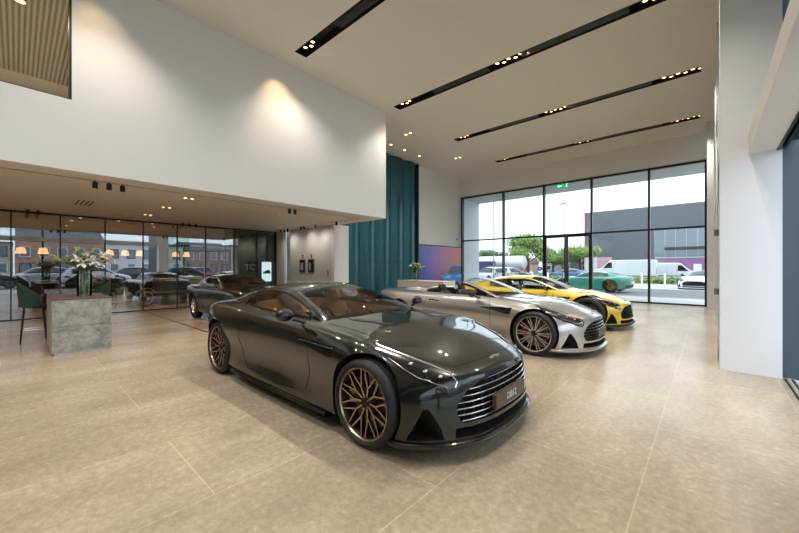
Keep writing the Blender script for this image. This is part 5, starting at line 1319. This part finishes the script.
house(574, 92, 7.5, 2.9, 1.5, M_brick, 'brick house with brown roof right of the gabled house', 0, False)
house(508, 96, 12, 2.6, 1.5, M_pink, 'pale house far behind the tanker', 0, False)
# grey industrial building
def ribs(t_, b, l):
    tc = nn(t_, 'ShaderNodeTexCoord'); wv = nn(t_, 'ShaderNodeTexWave', Scale=1.6); wv.bands_direction = 'X'; l(tc.outputs['Object'], wv.inputs['Vector'])
    r = nn(t_, 'ShaderNodeValToRGB'); e = r.color_ramp.elements; e[0].color = (.125, .135, .155, 1); e[1].color = (.155, .165, .185, 1); l(wv.outputs['Fac'], r.inputs[0]); l(r.outputs[0], b.inputs['Base Color']); b.inputs['Roughness'].default_value = .5
t = thing('warehouse', 'large dark grey industrial building with magenta edges', 'building', (-18.3, 76, 0))
q = MB(); q.box(0, 18.6, 0, 25, 0, 12.4); q.build('wall', nodemat('ribbed_grey_cladding', ribs), t)
M_mag = pm('magenta_trim', (.65, .03, .22), .5)
for x, z0, z1 in ((0, 0, 12.4), (1.1, .5, 4.5), (10.3, 2.5, 4.7), (18.45, 4.6, 12.4)): q = MB(); q.box(x-.12, x+.1, -.2, 0, z0, z1); q.build('magenta_edge', M_mag, t)
M_shop = pm('shop_glass', (.22, .26, .29), .08, 0, .5)
q = MB(); q.box(11.2, 18.6, -.15, 0, .9, 8.2); g_ = q.build('glazed_front', M_shop, t)
for k in range(6):
    q = MB(); q.box(11.2+k*1.45, 11.26+k*1.45, -.2, -.15, .9, 8.2); q.build('glazing_bar', M_satin, g_)
q = MB(); q.box(11.2, 18.6, -.22, -.15, 3.1, 3.3); q.build('glazing_rail', M_satin, g_)
q = MB(); q.box(12.6, 18.0, -.3, -.2, 4.5, 5.0); q.build('shop_sign', pm('sign_dark', (.04, .045, .05), .5), g_)
def board(t_, b, l): b.inputs['Base Color'].default_value = (.42, .20, .42, 1)
t = thing('hoarding', 'purple hoarding panels with white blocks behind the vans', 'hoarding', (-4.6, 58, 0))
for k in range(4): q = MB(); q.box(k*2.5, k*2.5+2.46, 0, .06, 0, 2.5); q.build('panel', pm('purple_board', (.36, .13, .34), .6), t)
q = MB(); q.box(3.2, 4.0, -.02, 0, .5, 1.9); q.box(4.4, 5.6, -.02, 0, .5, .9); q.box(4.4, 5.6, -.02, 0, 1.2, 1.9); q.build('white_block', M_white, t)
t = thing('hoarding', 'pink and white poster panels beside the grey building', 'hoarding', (-16.0, 66, 0))
for k in range(2): q = MB(); q.box(k*2.1, k*2.1+2.0, 0, .06, .2, 3.2); q.build('panel', pm('pink_board', (.62, .35, .42), .6) if k else pm('pale_board', (.7, .68, .7), .6), t)
for px, d, nm in ((540, 38, 'left'), (612, 40, 'right')):
    x, y = at(px-.0, d); t = thing('road_sign', 'small round blue road sign outside, the %s one' % nm, 'road sign', (x, y, 0)); q = MB(); q.cyl((0, .03, 0), (0, .03, 1.4), .03, 8); q.build('post', M_satin, t); q = MB(); q.cyl((0, -.01, 1.3), (0, .01, 1.3), .26, 20); q.build('disc', pm('sign_blue', (.01, .06, .35), .4), t, smooth=40)
    q = MB(); q.tube([(0, -.015, 1.18), (0, -.015, 1.42)], .025, 5); q.build('white_arrow', M_white, t)

# brick street across the side road (mirrored in the glass partition)
def brickmat(name, c1, c2):
    def f(t_, b, l):
        tc = nn(t_, 'ShaderNodeTexCoord'); mp = nn(t_, 'ShaderNodeMapping'); mp.inputs['Rotation'].default_value = (PI/2, 0, PI/2)
        br = nn(t_, 'ShaderNodeTexBrick', Scale=4.0); br.inputs['Color1'].default_value = (*c1, 1); br.inputs['Color2'].default_value = (*c2, 1); br.inputs['Mortar'].default_value = (.4, .36, .32, 1); br.inputs['Mortar Size'].default_value = .015
        l(tc.outputs['Object'], br.inputs['Vector']); l(br.outputs[0], b.inputs['Base Color']); b.inputs['Roughness'].default_value = .85
    return nodemat(name, f)
BR = [brickmat('brick_orange', (.62, .20, .09), (.52, .16, .07)), pm('pale_cladding', (.75, .75, .73), .7), brickmat('brick_brown', (.50, .16, .09), (.42, .13, .08)), pm('sand_cladding', (.52, .45, .34), .7)]
y = -34; k = 0
NAMES = ['orange brick terrace block', 'pale clad terrace block', 'brown brick terrace block', 'sand coloured terrace block']
while y < 40:
    w_ = 7.5+1.3*((k*7) % 3); h = 4.4+.5*((k*5) % 3)
    t = thing('terrace_building', '%s across the side street, mirrored in the glass partition' % NAMES[k % 4], 'building', (38, y, 0), 0, NAMES[k % 4]+'s across the side street')
    q = MB(); q.box(0, 8, 0, w_-.2, 0, h); q.build('wall', BR[k % 4], t)
    q = MB(); q.box(-.2, 8, -.05, w_-.15, h, h+.25) if k % 2 else q.prism([(-.3, h), (4, h+1.6), (8.3, h)], 'y', 0, w_-.2); q.build('roof', pm('roof_slate', (.12, .125, .14), .8), t)
    nw = int(w_/1.7)
    for r_ in range(2):
        for j in range(nw):
            cy = (j+.5)*(w_-.2)/nw; z0 = .7+r_*2.1
            q = MB(); q.box(-.08, .02, cy-.5, cy+.5, z0, z0+1.35); f_ = q.build('window', M_white if (k+r_) % 2 else M_matblack, t); q = MB(); q.box(-.10, -.08, cy-.42, cy+.42, z0+.08, z0+1.27); q.build('pane', M_shop, f_)
    y += w_; k += 1
